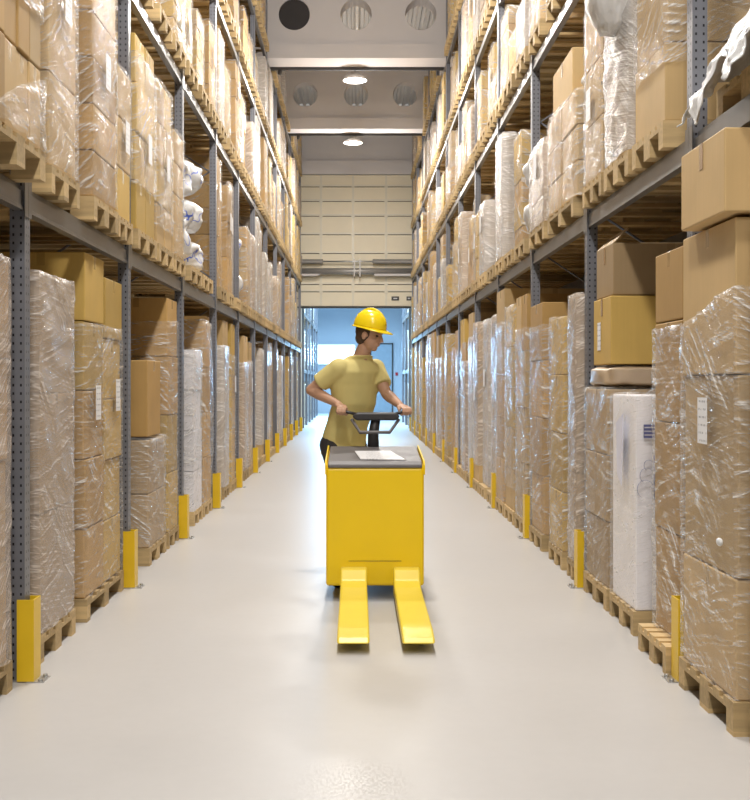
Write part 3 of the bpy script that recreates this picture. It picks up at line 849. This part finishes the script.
# white sacks with blue print on the lowest shelf
def sack_pallet(s, lev, ya, yb, n, blue=True, dz=0.26, words='white plastic sack'):
    COUNT[(s, lev)] = COUNT.get((s, lev), 0) + 1
    R = ROWS[s]; zb = 0.0 if lev == 0 else R['lev'][lev - 1] + BH + 0.001
    F = R['up']
    pallet(s, s * (F + 0.585), (ya + yb) / 2, zb, yb - ya + 0.02, 1.19, f'wooden pallet {where(s, lev)}', ya < 11.9)
    z = zb + 0.146
    pos = ['bottom', 'lower middle', 'middle', 'upper', 'topmost']
    for i in range(n):
        nm = ['lowest', 'second', 'third', 'fourth', 'fifth'][i]
        if i == n - 1: nm = 'topmost'
        sack(s * (F + 0.56), (ya + yb) / 2, z, 1.1, yb - ya, dz, f'{nm} {words} {where(s, lev)}', SACK if blue else SACKW, seed=i + ya, group='white plastic sacks on pallets')
        z += dz * 0.97 + 0.002
sack_pallet(-1, 1, 11.98, 12.85, 2, True, 0.62)
sack_pallet(-1, 1, 13.0, 13.85, 3, True, 0.45)
sack_pallet(1, 1, 11.95, 12.7, 2, False, 0.48)

# ---- the rest of both racks, bay by bay
KIND = [('mid', [0, 1], 'wrapped brown carton stack'), ('light', [2], 'golden carton stack in thin film'), ('heavy', [1], 'greyish film-wrapped stack'), ('mid', [2, 0], 'wrapped carton stack'), ('heavy', [0, 3], 'milky film-wrapped stack'), ('white', [1], 'pale milky-wrapped stack'), ('mid', [1, 2], 'wrapped pale carton stack'), ('light', [0], 'brown carton stack in thin film')]
rg = random.Random(5)
for s in (-1, 1):
    for lev in range(5):
        base = 0 if lev == 0 else ROWS[s]['lev'][lev - 1] + BH
        ceil_ = ROWS[s]['lev'][lev] if lev < 4 else 8.95
        for b in range(1, NB):
            ya0 = Y0 + b * BAY + 0.13; yb0 = Y0 + (b + 1) * BAY - 0.13
            if lev <= 1 and b < 3: continue
            if lev == 1 and b == 3 and s < 0: continue
            if lev == 0 and b == 3 and s < 0: continue
            nload = 3
            gaps = [rg.uniform(0.08, 0.40) for _ in range(2)]
            wd = (yb0 - ya0 - sum(gaps)) / 3
            for k in range(3):
                ya = ya0 + sum(gaps[:k]) + k * wd; yb = ya + wd
                setb = rg.choice((0, 0, 0.02, 0.05, 0.10))
                if base - 1.5 > 0.309 * yb + 0.05: continue
                if lev == 1 and s > 0 and b == 3 and k == 0: continue
                if lev == 4 and any(ya < q1 and yb > q0 for q0, q1 in ((23.7, 24.75), (30.4, 31.3))): continue
                fl, mt, wo = rg.choice(KIND)
                if lev == 0:
                    ft = rg.choice((0.95, 0.93, 0.88, 0.97, 0.80, 0.9))
                elif lev == 4: ft = rg.choice((0.7, 0.8, 0.9))
                else: ft = rg.choice((0.5, 0.62, 0.72, 0.82, 0.9, 0.93))
                top = base + (ceil_ - base) * ft
                if s < 0 and lev == 1 and b == 5 and k == 0:
                    sack_pallet(s, lev, ya, yb, 2, True, 0.55); continue
                fz = rg.choice(((0, 1), (0, 0.85), (0, 0.8), (0.1, 1))) if lev == 0 else (0, 1)
                load(s, lev, ya, yb, top, fl, rg.choice((3, 4, 5)), 1 if ya > 20 else rg.choice((1, 2)), mat=mt, fz=fz, label=1 if (ya < 20 and rg.random() < 0.5) else 0, words=wo, setb=setb)

# white sheet torn and hanging over the near pallet on the lowest shelf
R = ROWS[1]
zb = R['lev'][0] + BH + 0.001
pallet(1, 1.62 + 0.70, 5.45, zb, 0.9, 1.19, 'wooden pallet under torn white plastic on lowest shelf, rack the driver faces', True)
sack(2.47, 5.30, zb + 0.146, 0.9, 0.62, 0.62, 'big white plastic sack behind torn sheet on lowest shelf', SACKW, 2.2)
m = MB(); nu, nv = 120, 64
path = [(1.98, 3.42), (1.86, 3.36), (1.74, 3.14), (1.66, 2.98), (1.585, 2.90), (1.565, 2.80), (1.555, 2.66)]
def pp(t):
    t = t * (len(path) - 1); i = min(int(t), len(path) - 2); f = t - i
    return (path[i][0] * (1 - f) + path[i + 1][0] * f, path[i][1] * (1 - f) + path[i + 1][1] * f)
for j in range(nv + 1):
    for i in range(nu + 1):
        y = 4.98 + 0.94 * i / nu
        hem = 0.80 + 0.2 * noise.noise(Vector((y * 4.2, 1.3, 0))) + 0.12 * math.sin(y * 15)
        t = j / nv * min(1, hem)
        # top line falls towards the far end
        x, z = pp(t)
        z -= (1 - t) * max(0, (y - 5.45)) * 0.9
        x += 0.0 - 0.022 * (1 - abs(noise.noise(Vector((y * 8 + t * 3, t * 3.5, 4.0)))) * 2) - 0.012 * (1 - abs(noise.noise(Vector((y * 21, t * 9 - y * 6, 2.0)))) * 2) + 0.05 * max(0, 1 - t * 2.2)
        z += 0.03 * noise.noise(Vector((y * 9, t * 6, 7.0)))
        x = min(x, 1.60) if z < 2.86 else (min(x, 1.69) if z < 2.94 else x)
        m.v.append((x - 1.6, y - 5.45, z - 2.8))
for j in range(nv):
    for i in range(nu):
        a = j * (nu + 1) + i
        m.f.append((a, a + 1, a + nu + 2, a + nu + 1)); m.uv.append([(0, 0)] * 4); m.sm.append(True)
o = m.build('plastic_sheet', SACKW); o.location = (1.6, 5.45, 2.8)
sm = o.modifiers.new('thick', 'SOLIDIFY'); sm.thickness = 0.004
tag(o, 'torn white plastic sheet hanging over pallet edge above the jutting carton', 'plastic sheet')

# ------------------------------------------------------------------ racks and loads in the hall beyond
R2 = []
for s, nbays, lb in ((-1, 5, "dark rack in the hall beyond the opening, at the driver's back"), (1, 2, 'dark rack in the hall beyond the opening, beside the pale blue wall')):
    yst = 39.2
    rack(s, 'pallet_rack', lb, yst, nbays, [1.75, 3.6], 5.2, detail=False)
    for lev, zb in ((0, 0.0), (1, 1.75 + BH), (2, 3.6 + BH)):
        for i in range(nbays):
            for k in range(2):
                y = yst + i * BAY + 0.2 + k * 1.22
                h = (1.5, 1.4, 1.2)[lev] * rg.uniform(0.8, 1)
                t = empty('wrapped_load', (s * 2.32, y + 0.55, zb + 0.002), f"bluish wrapped stack in far hall, {('floor', 'lower shelf', 'upper shelf')[lev]}, {ordn(i * 2 + k + 1)} from opening, {'driver back side' if s < 0 else 'alarm side'}", 'pallet load', 'wrapped loads in the far hall')
                o = link(bpy.data.objects.new('carton', carton_mesh(1.1, 1.08, h, CB[rg.choice((0, 1, 3))], False))); o.parent = t
                film_mesh(1.08, 1.1, 0.004, h, y, 5).build('stretch_film', FILM[rg.choice(('mid', 'heavy', 'white'))], t)

# ------------------------------------------------------------------ pallet truck
TX, TY = 0.13, 8.42
TY_YEL = simple('truck_yellow', (0.95, 0.66, 0.004), 0.3, 0, 0.04, 4)
TGREY = simple('truck_grey', (0.15, 0.14, 0.145), 0.5, 0, 0.15, 5)
TDARK = simple('truck_black', (0.035, 0.033, 0.036), 0.45, 0, 0.15, 6)
FORK = simple('fork_yellow', (0.86, 0.66, 0.06), 0.35, 0, 0.06, 5)
truck = empty('pallet_truck', (TX, TY, 0), 'yellow ride-on pallet truck with two forks in the middle of the aisle', 'pallet truck')
hw = 0.335
b = MB().prism([(0.0, 0.10), (0.0, 0.90), (0.03, 0.925), (0.86, 0.985), (0.86, 0.10)][::-1], -hw, hw, 'x')
o = b.build('battery_housing', TY_YEL, truck); bevel_mod(o, 0.02, 3)
b = MB().prism([(-0.008, 0.905), (-0.008, 0.93), (0.03, 0.95), (0.86, 1.01), (0.90, 0.99), (0.90, 0.96), (0.03, 0.93)][::-1], -hw + 0.012, hw - 0.012, 'x')
bevel_mod(b.build('top_cover', TGREY, truck), 0.008, 2)
for x in (-0.342, 0.33):
    bevel_mod(MB().prism([(-0.01, 0.86), (-0.01, 0.93), (0.03, 0.956), (0.86, 1.016), (0.86, 0.95)][::-1], x, x + 0.012, 'x').build('edge_strip', TY_YEL, truck), 0.003)
bevel_mod(MB().box(-0.18, 0.18, -0.004, -0.0005, 0.27, 0.272).build('panel_seam', TDARK, truck), 0.0005)
for fx in (-0.145, 0.215):
    f = MB()
    P = [(0.02, 0.24), (-0.04, 0.215), (-0.10, 0.15), (-0.20, 0.125), (-1.45, 0.105), (-1.62, 0.085), (-1.66, 0.06), (-1.60, 0.045), (-0.05, 0.045), (0.02, 0.06)]
    f.prism(P, fx - 0.09, fx + 0.09, 'x')
    fo = bevel_mod(f.build('fork', FORK, truck), 0.012, 3)
    MB().lathe([(0.042, -0.05), (0.042, 0.05)], (fx, -1.35, 0.043), 20, 'x').build('load_roller', DARK, fo)
bevel_mod(MB().box(-hw + 0.01, hw - 0.01, 0.862, 1.55, 0.10, 0.17).build('platform', TDARK, truck), 0.01)
for x in (-0.26, 0.26):
    MB().lathe([(0.09, -0.035), (0.10, -0.025), (0.10, 0.025), (0.09, 0.035)], (x, 0.55, 0.10), 22, 'x').build('wheel', DARK, truck)
MB().tube([(0, 0.84, 0.95), (0, 0.86, 1.10), (0.02, 0.84, 1.22)], [0.045, 0.04, 0.035], 12).build('tiller_column', TDARK, truck)
hd = bevel_mod(MB().prism([(-0.13, 1.205), (0.17, 1.205), (0.20, 1.235), (0.17, 1.265), (-0.13, 1.265), (-0.16, 1.235)], 0.78, 0.88, 'y').build('control_head', TDARK, truck), 0.015, 3)
MB().tube([(-0.28, 0.86, 1.272), (-0.20, 0.845, 1.268), (-0.12, 0.83, 1.25)], 0.0115, 10).build('handle_grip', TDARK, truck)
MB().tube([(0.27, 0.86, 1.272), (0.22, 0.845, 1.268), (0.15, 0.83, 1.25)], 0.0115, 10).build('handle_grip', TDARK, truck)
MB().tube([(-0.16, 0.83, 1.21), (-0.10, 0.72, 1.12), (0.12, 0.72, 1.12), (0.19, 0.83, 1.21)], 0.013, 10).build('guard_bar', TGREY, truck)
# papers lying on the truck top
pt = MB()
a = math.atan2(0.06, 0.83)
pp_ = MB()
pa = [(-0.10, 0.10), (0.21, 0.06), (0.12, 0.52), (-0.14, 0.52)]
def ztop_(y): return 1.0125 - 0.06 + (y - 0.03) * (0.06 / 0.83) + 0.0
vv = [(x, y, ztop_(y)) for x, y in pa] + [(x, y, ztop_(y) + 0.006) for x, y in pa]
pp_.v += vv
for q in ((3, 2, 1, 0), (4, 5, 6, 7), (0, 1, 5, 4), (1, 2, 6, 5), (2, 3, 7, 6), (3, 0, 4, 7)):
    pp_.f.append(q); pp_.uv.append([(vv[i][0], vv[i][1]) for i in q]); pp_.sm.append(False)
o = pp_.build('paper_sheet', PAPER); o.location = (TX, TY, 0)
tag(o, 'white paper sheets lying on the grey top of the pallet truck', 'paper')

# ------------------------------------------------------------------ driver
SKIN = simple('skin', (0.50, 0.29, 0.19), 0.5, 0, 0.06, 12)
SHIRT = simple('shirt_yellow', (0.66, 0.56, 0.22), 0.8, 0, 0.10, 9, bump=0.25)
TROU = simple('trousers_dark', (0.035, 0.033, 0.036), 0.8, 0, 0.15, 9, bump=0.2)
HAIR = simple('hair_brown', (0.07, 0.04, 0.022), 0.7, 0, 0.25, 40, bump=0.4)
HAT = simple('helmet_yellow', (0.90, 0.66, 0.01), 0.22, 0, 0.03, 4)
SHOE = simple('shoe_black', (0.03, 0.027, 0.025), 0.5)
V = Vector
fdir = V((0.66, -0.75, 0)).normalized(); ldir = V((-fdir.y, fdir.x, 0)); UP = V((0, 0, 1))
pelvis = V((-0.10, 9.66, 1.02)); chest = V((-0.015, 9.56, 1.42)); shc = V((0.01, 9.53, 1.60)); neck = V((0.05, 9.47, 1.715)); head = V((0.105, 9.42, 1.855))
rs, ls = shc - ldir * 0.19, shc + ldir * 0.19
re, rw = V((-0.345, 9.50, 1.43)), V((-0.135, 9.345, 1.325))
le, lw = V((0.235, 9.51, 1.40)), V((0.335, 9.345, 1.315))
rh, lh = pelvis - ldir * 0.10 - UP * 0.02, pelvis + ldir * 0.10 - UP * 0.02
rf, lf = V((-0.06, 9.60, 0.17)), V((0.14, 9.72, 0.17))
rk, lk = (rh + rf) / 2 + fdir * 0.06, (lh + lf) / 2 + fdir * 0.06
hf = V((0.87, -0.45, -0.20)).normalized(); hl = V((-hf.y, hf.x, 0)).normalized(); hu = hf.cross(hl)
HR = Matrix((hf, hl, hu)).transposed()   # head axes: x forward, y left, z up

person = None
def blob_tube(m, pts, rad, n=14): 
    m.tube(pts, rad, n)
    # rounded ends
    for p, r in ((pts[0], rad[0]), (pts[-1], rad[-1])):
        rr = r if not isinstance(r, (tuple, list)) else min(r)
        m.ell(p, (rr, rr, rr), 12, 8)
def loft(m, rings, n=24):
    """stack of ellipses: centre, half width along ldir, half depth along fdir"""
    base = len(m.v)
    for c, a, b in rings:
        for k in range(n):
            q = 2 * PI * k / n
            m.v.append(tuple(c + ldir * (a * math.cos(q)) + fdir * (b * math.sin(q))))
    for i in range(len(rings) - 1):
        for k in range(n):
            a = base + i * n + k; b = base + i * n + (k + 1) % n
            m.f.append((a, b, b + n, a + n)); m.uv.append([(0, 0)] * 4); m.sm.append(True)
    m.f.append(tuple(base + k for k in reversed(range(n)))); m.uv.append([(0, 0)] * n); m.sm.append(True)
    q = base + (len(rings) - 1) * n
    m.f.append(tuple(q + k for k in range(n))); m.uv.append([(0, 0)] * n); m.sm.append(True)
def torso(m, g):
    """lofted trunk with shoulder width across ldir and depth along fdir"""
    rings = [(pelvis - UP * 0.08, 0.155, 0.115), (pelvis, 0.17, 0.125), (pelvis + (chest - pelvis) * 0.35, 0.155, 0.11), (chest - UP * 0.1, 0.165, 0.115), (chest + UP * 0.05, 0.185, 0.125), (shc - UP * 0.03, 0.195, 0.11), (shc + UP * 0.025, 0.165, 0.092), (shc + UP * 0.065, 0.10, 0.078), (shc + (neck - shc) * 0.85, 0.068, 0.066)]
    n = 24; base = len(m.v)
    for c, a, b in rings:
        for k in range(n):
            t = 2 * PI * k / n
            m.v.append(tuple(c + ldir * ((a + g) * math.cos(t)) + fdir * ((b + g) * math.sin(t))))
    for i in range(len(rings) - 1):
        for k in range(n):
            a = base + i * n + k; b = base + i * n + (k + 1) % n
            m.f.append((a, b, b + n, a + n)); m.uv.append([(0, 0)] * 4); m.sm.append(True)
    m.f.append(tuple(base + k for k in reversed(range(n)))); m.uv.append([(0, 0)] * n); m.sm.append(True)
    q = base + (len(rings) - 1) * n
    m.f.append(tuple(q + k for k in range(n))); m.uv.append([(0, 0)] * n); m.sm.append(True)
def hand(m, wrist, bar, ax, thumb):
    """palm and five fingers closed over a grip: bar point, grip direction ax, thumb on the +ax or -ax side"""
    ax = ax.normalized(); p = (bar - wrist); p = (p - ax * p.dot(ax)); p.z = 0; p.normalize(); u = UP
    kn = bar - p * 0.022 + u * 0.030
    m.tube([wrist, wrist * 0.55 + kn * 0.45, kn - p * 0.005], [(0.030, 0.022), (0.040, 0.017), (0.043, 0.013)], 12)
    # flat palm
    rot = Matrix((p, ax, p.cross(ax))).transposed()
    m.ell((wrist * 0.42 + kn * 0.58), ((kn - wrist).length * 0.55, 0.042, 0.016), 14, 8, rot)
    for i, (ln, r) in enumerate(((0.92, 0.0092), (1.0, 0.0096), (0.96, 0.0094), (0.78, 0.0082))):
        c = ax * ((i - 1.5) * 0.021 * thumb * -1)
        pts = [kn + c - p * 0.012 - u * 0.004, kn + c + p * 0.012, bar + c + p * 0.016 + u * 0.022, bar + c + p * 0.026 - u * 0.002, bar + c + p * (0.022 - 0.016 * ln) - u * (0.012 + 0.014 * ln)]
        m.tube(pts, [r * 1.1, r * 1.05, r, r * 0.95, r * 0.8], 9)
        m.ell(pts[-1], (r * 0.8,) * 3, 8, 6)
    tb = wrist * 0.55 + kn * 0.45 + ax * (thumb * 0.035)
    pts = [tb, tb * 0.4 + (bar + ax * thumb * 0.05) * 0.6 - u * 0.004, bar + ax * thumb * 0.045 - p * 0.018 - u * 0.012, bar + ax * thumb * 0.036 + p * 0.004 - u * 0.026]
    m.tube(pts, [0.015, 0.0125, 0.011, 0.009], 9); m.ell(pts[-1], (0.009,) * 3, 8, 6)
B_ = MB()
torso(B_, 0.0)
blob_tube(B_, [shc + UP * 0.01, neck - (neck - shc) * 0.2, neck + (head - neck) * 0.35], [0.075, 0.062, 0.056])
def hp(x, y, z): return head + HR @ V((x, y, z))
B_.ell(hp(-0.012, 0, 0.025), (0.098, 0.077, 0.098), 20, 14, HR)
B_.ell(hp(0.028, 0, -0.035), (0.066, 0.060, 0.085), 18, 12, HR)       # face and jaw
B_.ell(hp(0.055, 0, -0.098), (0.026, 0.030, 0.022), 12, 8, HR)        # chin
B_.tube([hp(0.090, 0, 0.012), hp(0.104, 0, -0.012), hp(0.114, 0, -0.034), hp(0.095, 0, -0.040)], [0.009, 0.012, 0.016, 0.010], 10)
B_.ell(hp(0.084, 0, 0.022), (0.016, 0.050, 0.010), 12, 8, HR)         # brow
B_.ell(hp(0.088, 0, -0.061), (0.012, 0.024, 0.006), 12, 8, HR); B_.ell(hp(0.085, 0, -0.071), (0.012, 0.021, 0.007), 12, 8, HR)
for sy in (-1, 1):
    B_.ell(hp(0.058, sy * 0.036, -0.030), (0.030, 0.022, 0.026), 12, 8, HR)  # cheeks
    B_.ell(hp(-0.006, sy * 0.080, -0.012), (0.022, 0.009, 0.033), 12, 8, HR)  # ears
for a, b, c in ((rs, re, rw), (ls, le, lw)):
    blob_tube(B_, [a, a * 0.55 + b * 0.45, b], [0.062, 0.052, 0.042])
    blob_tube(B_, [b, b * 0.7 + c * 0.3, c], [0.043, 0.045, 0.028])
for a, b, c in ((rh, rk, rf), (lh, lk, lf)):
    blob_tube(B_, [a, a * 0.5 + b * 0.5, b], [0.092, 0.078, 0.058])
    blob_tube(B_, [b, b * 0.68 + c * 0.32, c + UP * 0.06], [0.058, 0.058, 0.040])
    B_.tube([c + UP * 0.035 - fdir * 0.05, c + UP * 0.05, c + UP * 0.03 + fdir * 0.14], [0.032, 0.040, 0.025], 10)
rbar = V((TX - 0.238, TY + 0.853, 1.270)); lbar = V((TX + 0.248, TY + 0.854, 1.270))
hand(B_, rw, rbar, V((1, -0.2, 0)), 1)
hand(B_, lw, lbar, V((1, 0.3, 0)), -1)
def remeshed(mb, name, mat, voxel, parent=None, smooth=3, dec=None):
    o = mb.build(name, mat, parent)
    r = o.modifiers.new('remesh', 'REMESH'); r.mode = 'VOXEL'; r.voxel_size = voxel; r.use_smooth_shade = True
    s = o.modifiers.new('smooth', 'SMOOTH'); s.factor = 0.5; s.iterations = smooth
    return o
person = remeshed(B_, 'person', SKIN, 0.006, None, 3)
tag(person, 'person in yellow shirt and yellow hard hat standing on the truck, holding its handles', 'person')
T = MB(); torso(T, 0.026)
loft(T, [(pelvis - UP * 0.10, 0.192, 0.152), (pelvis, 0.196, 0.152), (pelvis + (chest - pelvis) * 0.3, 0.186, 0.142), (chest - UP * 0.1, 0.192, 0.142), (chest + UP * 0.05, 0.208, 0.15)])
for a, b in ((rs, re), (ls, le)):
    e = a * 0.32 + b * 0.68
    T.tube([a + (shc - a) * 0.25, a - UP * 0.004, a * 0.6 + b * 0.4, e], [0.076, 0.079, 0.074, 0.076], 16); T.ell(a - UP * 0.004, (0.079,) * 3, 14, 10)
remeshed(T, 't_shirt', SHIRT, 0.009, person, 9)
P_ = MB()
loft(P_, [(pelvis - UP * 0.15, 0.16, 0.12), (pelvis - UP * 0.05, 0.182, 0.138), (pelvis + UP * 0.06, 0.172, 0.13)])
for a, b, c in ((rh, rk, rf), (lh, lk, lf)):
    blob_tube(P_, [a, a * 0.5 + b * 0.5, b], [0.112, 0.095, 0.074])
    blob_tube(P_, [b, b * 0.6 + c * 0.4, c + UP * 0.07], [0.074, 0.072, 0.062])
remeshed(P_, 'trousers', TROU, 0.010, person, 4)
for c in (rf, lf):
    Sh = MB()
    Sh.tube([c + UP * 0.052 - fdir * 0.07, c + UP * 0.062, c + UP * 0.050 + fdir * 0.10, c + UP * 0.045 + fdir * 0.18], [0.048, 0.052, 0.048, 0.040], 12)
    Sh.tube([c + UP * 0.03, c + UP * 0.13], [0.05, 0.052], 12)
    remeshed(Sh, 'shoe', SHOE, 0.008, person, 3)
Hh = MB(); Hh.ell(hp(-0.024, 0, 0.024), (0.097, 0.084, 0.098), 20, 12, HR); Hh.ell(hp(-0.055, 0, -0.035), (0.055, 0.068, 0.06), 16, 10, HR)
remeshed(Hh, 'hair', HAIR, 0.006, person, 2)
eyes = simple('eye_dark', (0.03, 0.02, 0.018), 0.2)
for sy in (-1, 1):
    MB().ell(hp(0.080, sy * 0.031, 0.002), (0.010, 0.013, 0.008), 12, 8, HR).build('eye', eyes, person)
# hard hat: shell, ridge and peak
hat = MB(); nn = 40
base = hp(-0.01, 0, 0.046)
prof = [(1.0, 0.0), (1.005, 0.02), (0.97, 0.055), (0.86, 0.092), (0.64, 0.122), (0.34, 0.138), (0.02, 0.142)]
vb = len(hat.v)
for r, h in [(0.97, 0.002)] + prof:
    for k in range(nn):
        t = 2 * PI * k / nn
        hat.v.append(tuple(base + HR @ V((0.132 * r * math.cos(t), 0.108 * r * math.sin(t), h))))
for i in range(len(prof)):
    for k in range(nn):
        a = vb + i * nn + k; b2 = vb + i * nn + (k + 1) % nn
        hat.f.append((a, b2, b2 + nn, a + nn)); hat.uv.append([(0, 0)] * 4); hat.sm.append(True)
hat.f.append(tuple(vb + k for k in reversed(range(nn)))); hat.uv.append([(0, 0)] * nn); hat.sm.append(False)
ho = hat.build('hard_hat', HAT, person)
br = MB(); vb = 0
for k in range(nn):
    t = 2 * PI * k / nn
    ext = 0.010 + 0.050 * max(0, math.cos(t)) ** 1.5
    for e, h in ((0.0, 0.008), (ext, 0.002 - 0.012 * max(0, math.cos(t))), (ext, -0.004 - 0.012 * max(0, math.cos(t))), (-0.004, 0.0)):
        br.v.append(tuple(base + HR @ V(((0.132 + e) * math.cos(t), (0.108 + e) * math.sin(t), h))))
for k in range(nn):
    for q in range(4):
        a = k * 4 + q; b2 = k * 4 + (q + 1) % 4; c = ((k + 1) % nn) * 4 + (q + 1) % 4; d2 = ((k + 1) % nn) * 4 + q
        br.f.append((a, b2, c, d2)); br.uv.append([(0, 0)] * 4); br.sm.append(True)
br.build('brim', HAT, ho)
rd = MB(); pts = [base + HR @ V((0.132 * 1.0 * math.cos(t), 0, 0.145 * math.sin(t) + 0.002)) for t in [0.35 + i * (PI - 0.7) / 14 for i in range(15)]]
rd.tube(pts, (0.012), 10); rd.build('ridge', HAT, ho)

# ------------------------------------------------------------------ printed marks on the white box
wb = [o for o in bpy.data.objects if o.get('label', '').startswith('tall white box')][0]
INK = simple('print_blue', (0.12, 0.13, 0.30), 0.5)
m = MB(); fy = -0.33 - 0.024
for k in range(4):
    m.box(-0.45, -0.35, fy - 0.001, fy, 1.02 + k * 0.022, 1.034 + k * 0.022)
m.box(-0.452, -0.448, fy - 0.001, fy, 1.02, 1.10)
m.build('printed_mark', INK, wb)
m = MB()
for sg in (-1, 1):
    for r0, zc in ((0.05, 0.80), (0.035, 0.86), (0.06, 0.72)):
        pts = [(-0.39 + sg * (0.004 + r0 * (1 - math.cos(t)) * 0.8), fy - 0.001, zc + r0 * math.sin(t) * 0.9) for t in [i * 4.2 / 12 for i in range(13)]]
        m.tube(pts, [(0.0045, 0.001)] * 13, 6)
m.tube([(-0.39, fy - 0.001, 0.66), (-0.39, fy - 0.001, 0.92)], 0.003, 6)
m.build('printed_mark', INK, wb)
# white document pouch on the white box corner
m = MB(); m.prism([(-0.15, 1.16), (0.04, 1.10), (0.02, 0.78), (-0.10, 0.72)][::-1], -0.530, -0.526, 'x')
m.build('document_pouch', simple('pouch_lilac', (0.72, 0.72, 0.86), 0.3), wb)

# big label and a knot of film on the carton tower
tw = [o for o in bpy.data.objects if o.get('label', '').startswith('big brown carton tower')][0]
xf = -0.57 - 0.024
m = MB().box(xf - 0.002, xf, -0.10, 0.05, 1.07, 1.28); m.build('paper_label', PAPER, tw)
m = MB(); m.ell((xf - 0.006, -0.31, 0.66), (0.012, 0.035, 0.018), 12, 8); m.build('film_knot', SACKW, tw)
cl = [o for o in bpy.data.objects if o.get('label', '').startswith('brown carton with white label')][0]
hx = 0.39
MB().box(-hx - 0.004, -hx - 0.0015, 0.04, 0.14, 0.10, 0.29).build('paper_label', PAPER, cl)

# ------------------------------------------------------------------ lights
def area(name, loc, size, power, col, rot=(0, 0, 0), shape='DISK', sy=None):
    l = bpy.data.lights.new(name, 'AREA'); l.shape = shape; l.size = size; l.energy = power; l.color = col
    if sy: l.size_y = sy
    o = link(bpy.data.objects.new(name, l)); o.location = loc; o.rotation_euler = rot
    return o
WARM = (1.0, 0.965, 0.915)
for i, y in enumerate((-6.5, -1.5, 3.5, 8.5, 13.5, 18.5, 24.62, 31.2)):
    l = bpy.data.lights.new('bay_light', 'POINT'); l.energy = (220 if y > 30 else (100 if y > 20 else 220)); l.color = WARM; l.shadow_soft_size = 0.2; o = link(bpy.data.objects.new('bay_light', l)); o.location = (0, y, 6.5 if y > 20 else 6.98); area('bay_light_beam', (0, y, 7.38 if y > 20 else 7.08), 0.5, 270 if y > 20 else 185, WARM)
for y in (42, 50):
    area('hall_light', (0, y, 5.3), 3.0, 1100, (0.42, 0.70, 1.0), shape='SQUARE')
area('window_daylight', (-0.92, 57.84, 2.75), 1.7, 420, (0.30, 0.62, 1.0), rot=(-PI / 2, 0, 0), shape='RECTANGLE', sy=0.85)
W = bpy.data.worlds.new('ambient_fill'); SC.world = W; W.use_nodes = True  # added even fill light, entering by the open end behind the camera
W.node_tree.nodes['Background'].inputs[0].default_value = (1.0, 0.95, 0.88, 1); W.node_tree.nodes['Background'].inputs[1].default_value = 0.35

# ------------------------------------------------------------------ camera
cd = bpy.data.cameras.new('camera'); cam = link(bpy.data.objects.new('camera', cd))
cd.sensor_fit = 'HORIZONTAL'; cd.sensor_width = 36; cd.lens = FPX / 750 * 36
cd.shift_x = 19 / 750; cd.shift_y = -19 / 750
cam.location = (0, 0, EYE); cam.rotation_euler = (PI / 2, 0, 0)
cd.clip_end = 200
SC.camera = cam
SC.view_settings.view_transform = 'Standard'; SC.view_settings.look = 'None'; SC.view_settings.exposure = -0.12; SC.view_settings.gamma = 1.0
SC.view_settings.use_curve_mapping = False
SC.cycles.use_denoising = True
SC.cycles.max_bounces = 10; SC.cycles.diffuse_bounces = 3; SC.cycles.glossy_bounces = 4; SC.cycles.transparent_max_bounces = 16
SC.cycles.sample_clamp_indirect = 6.0
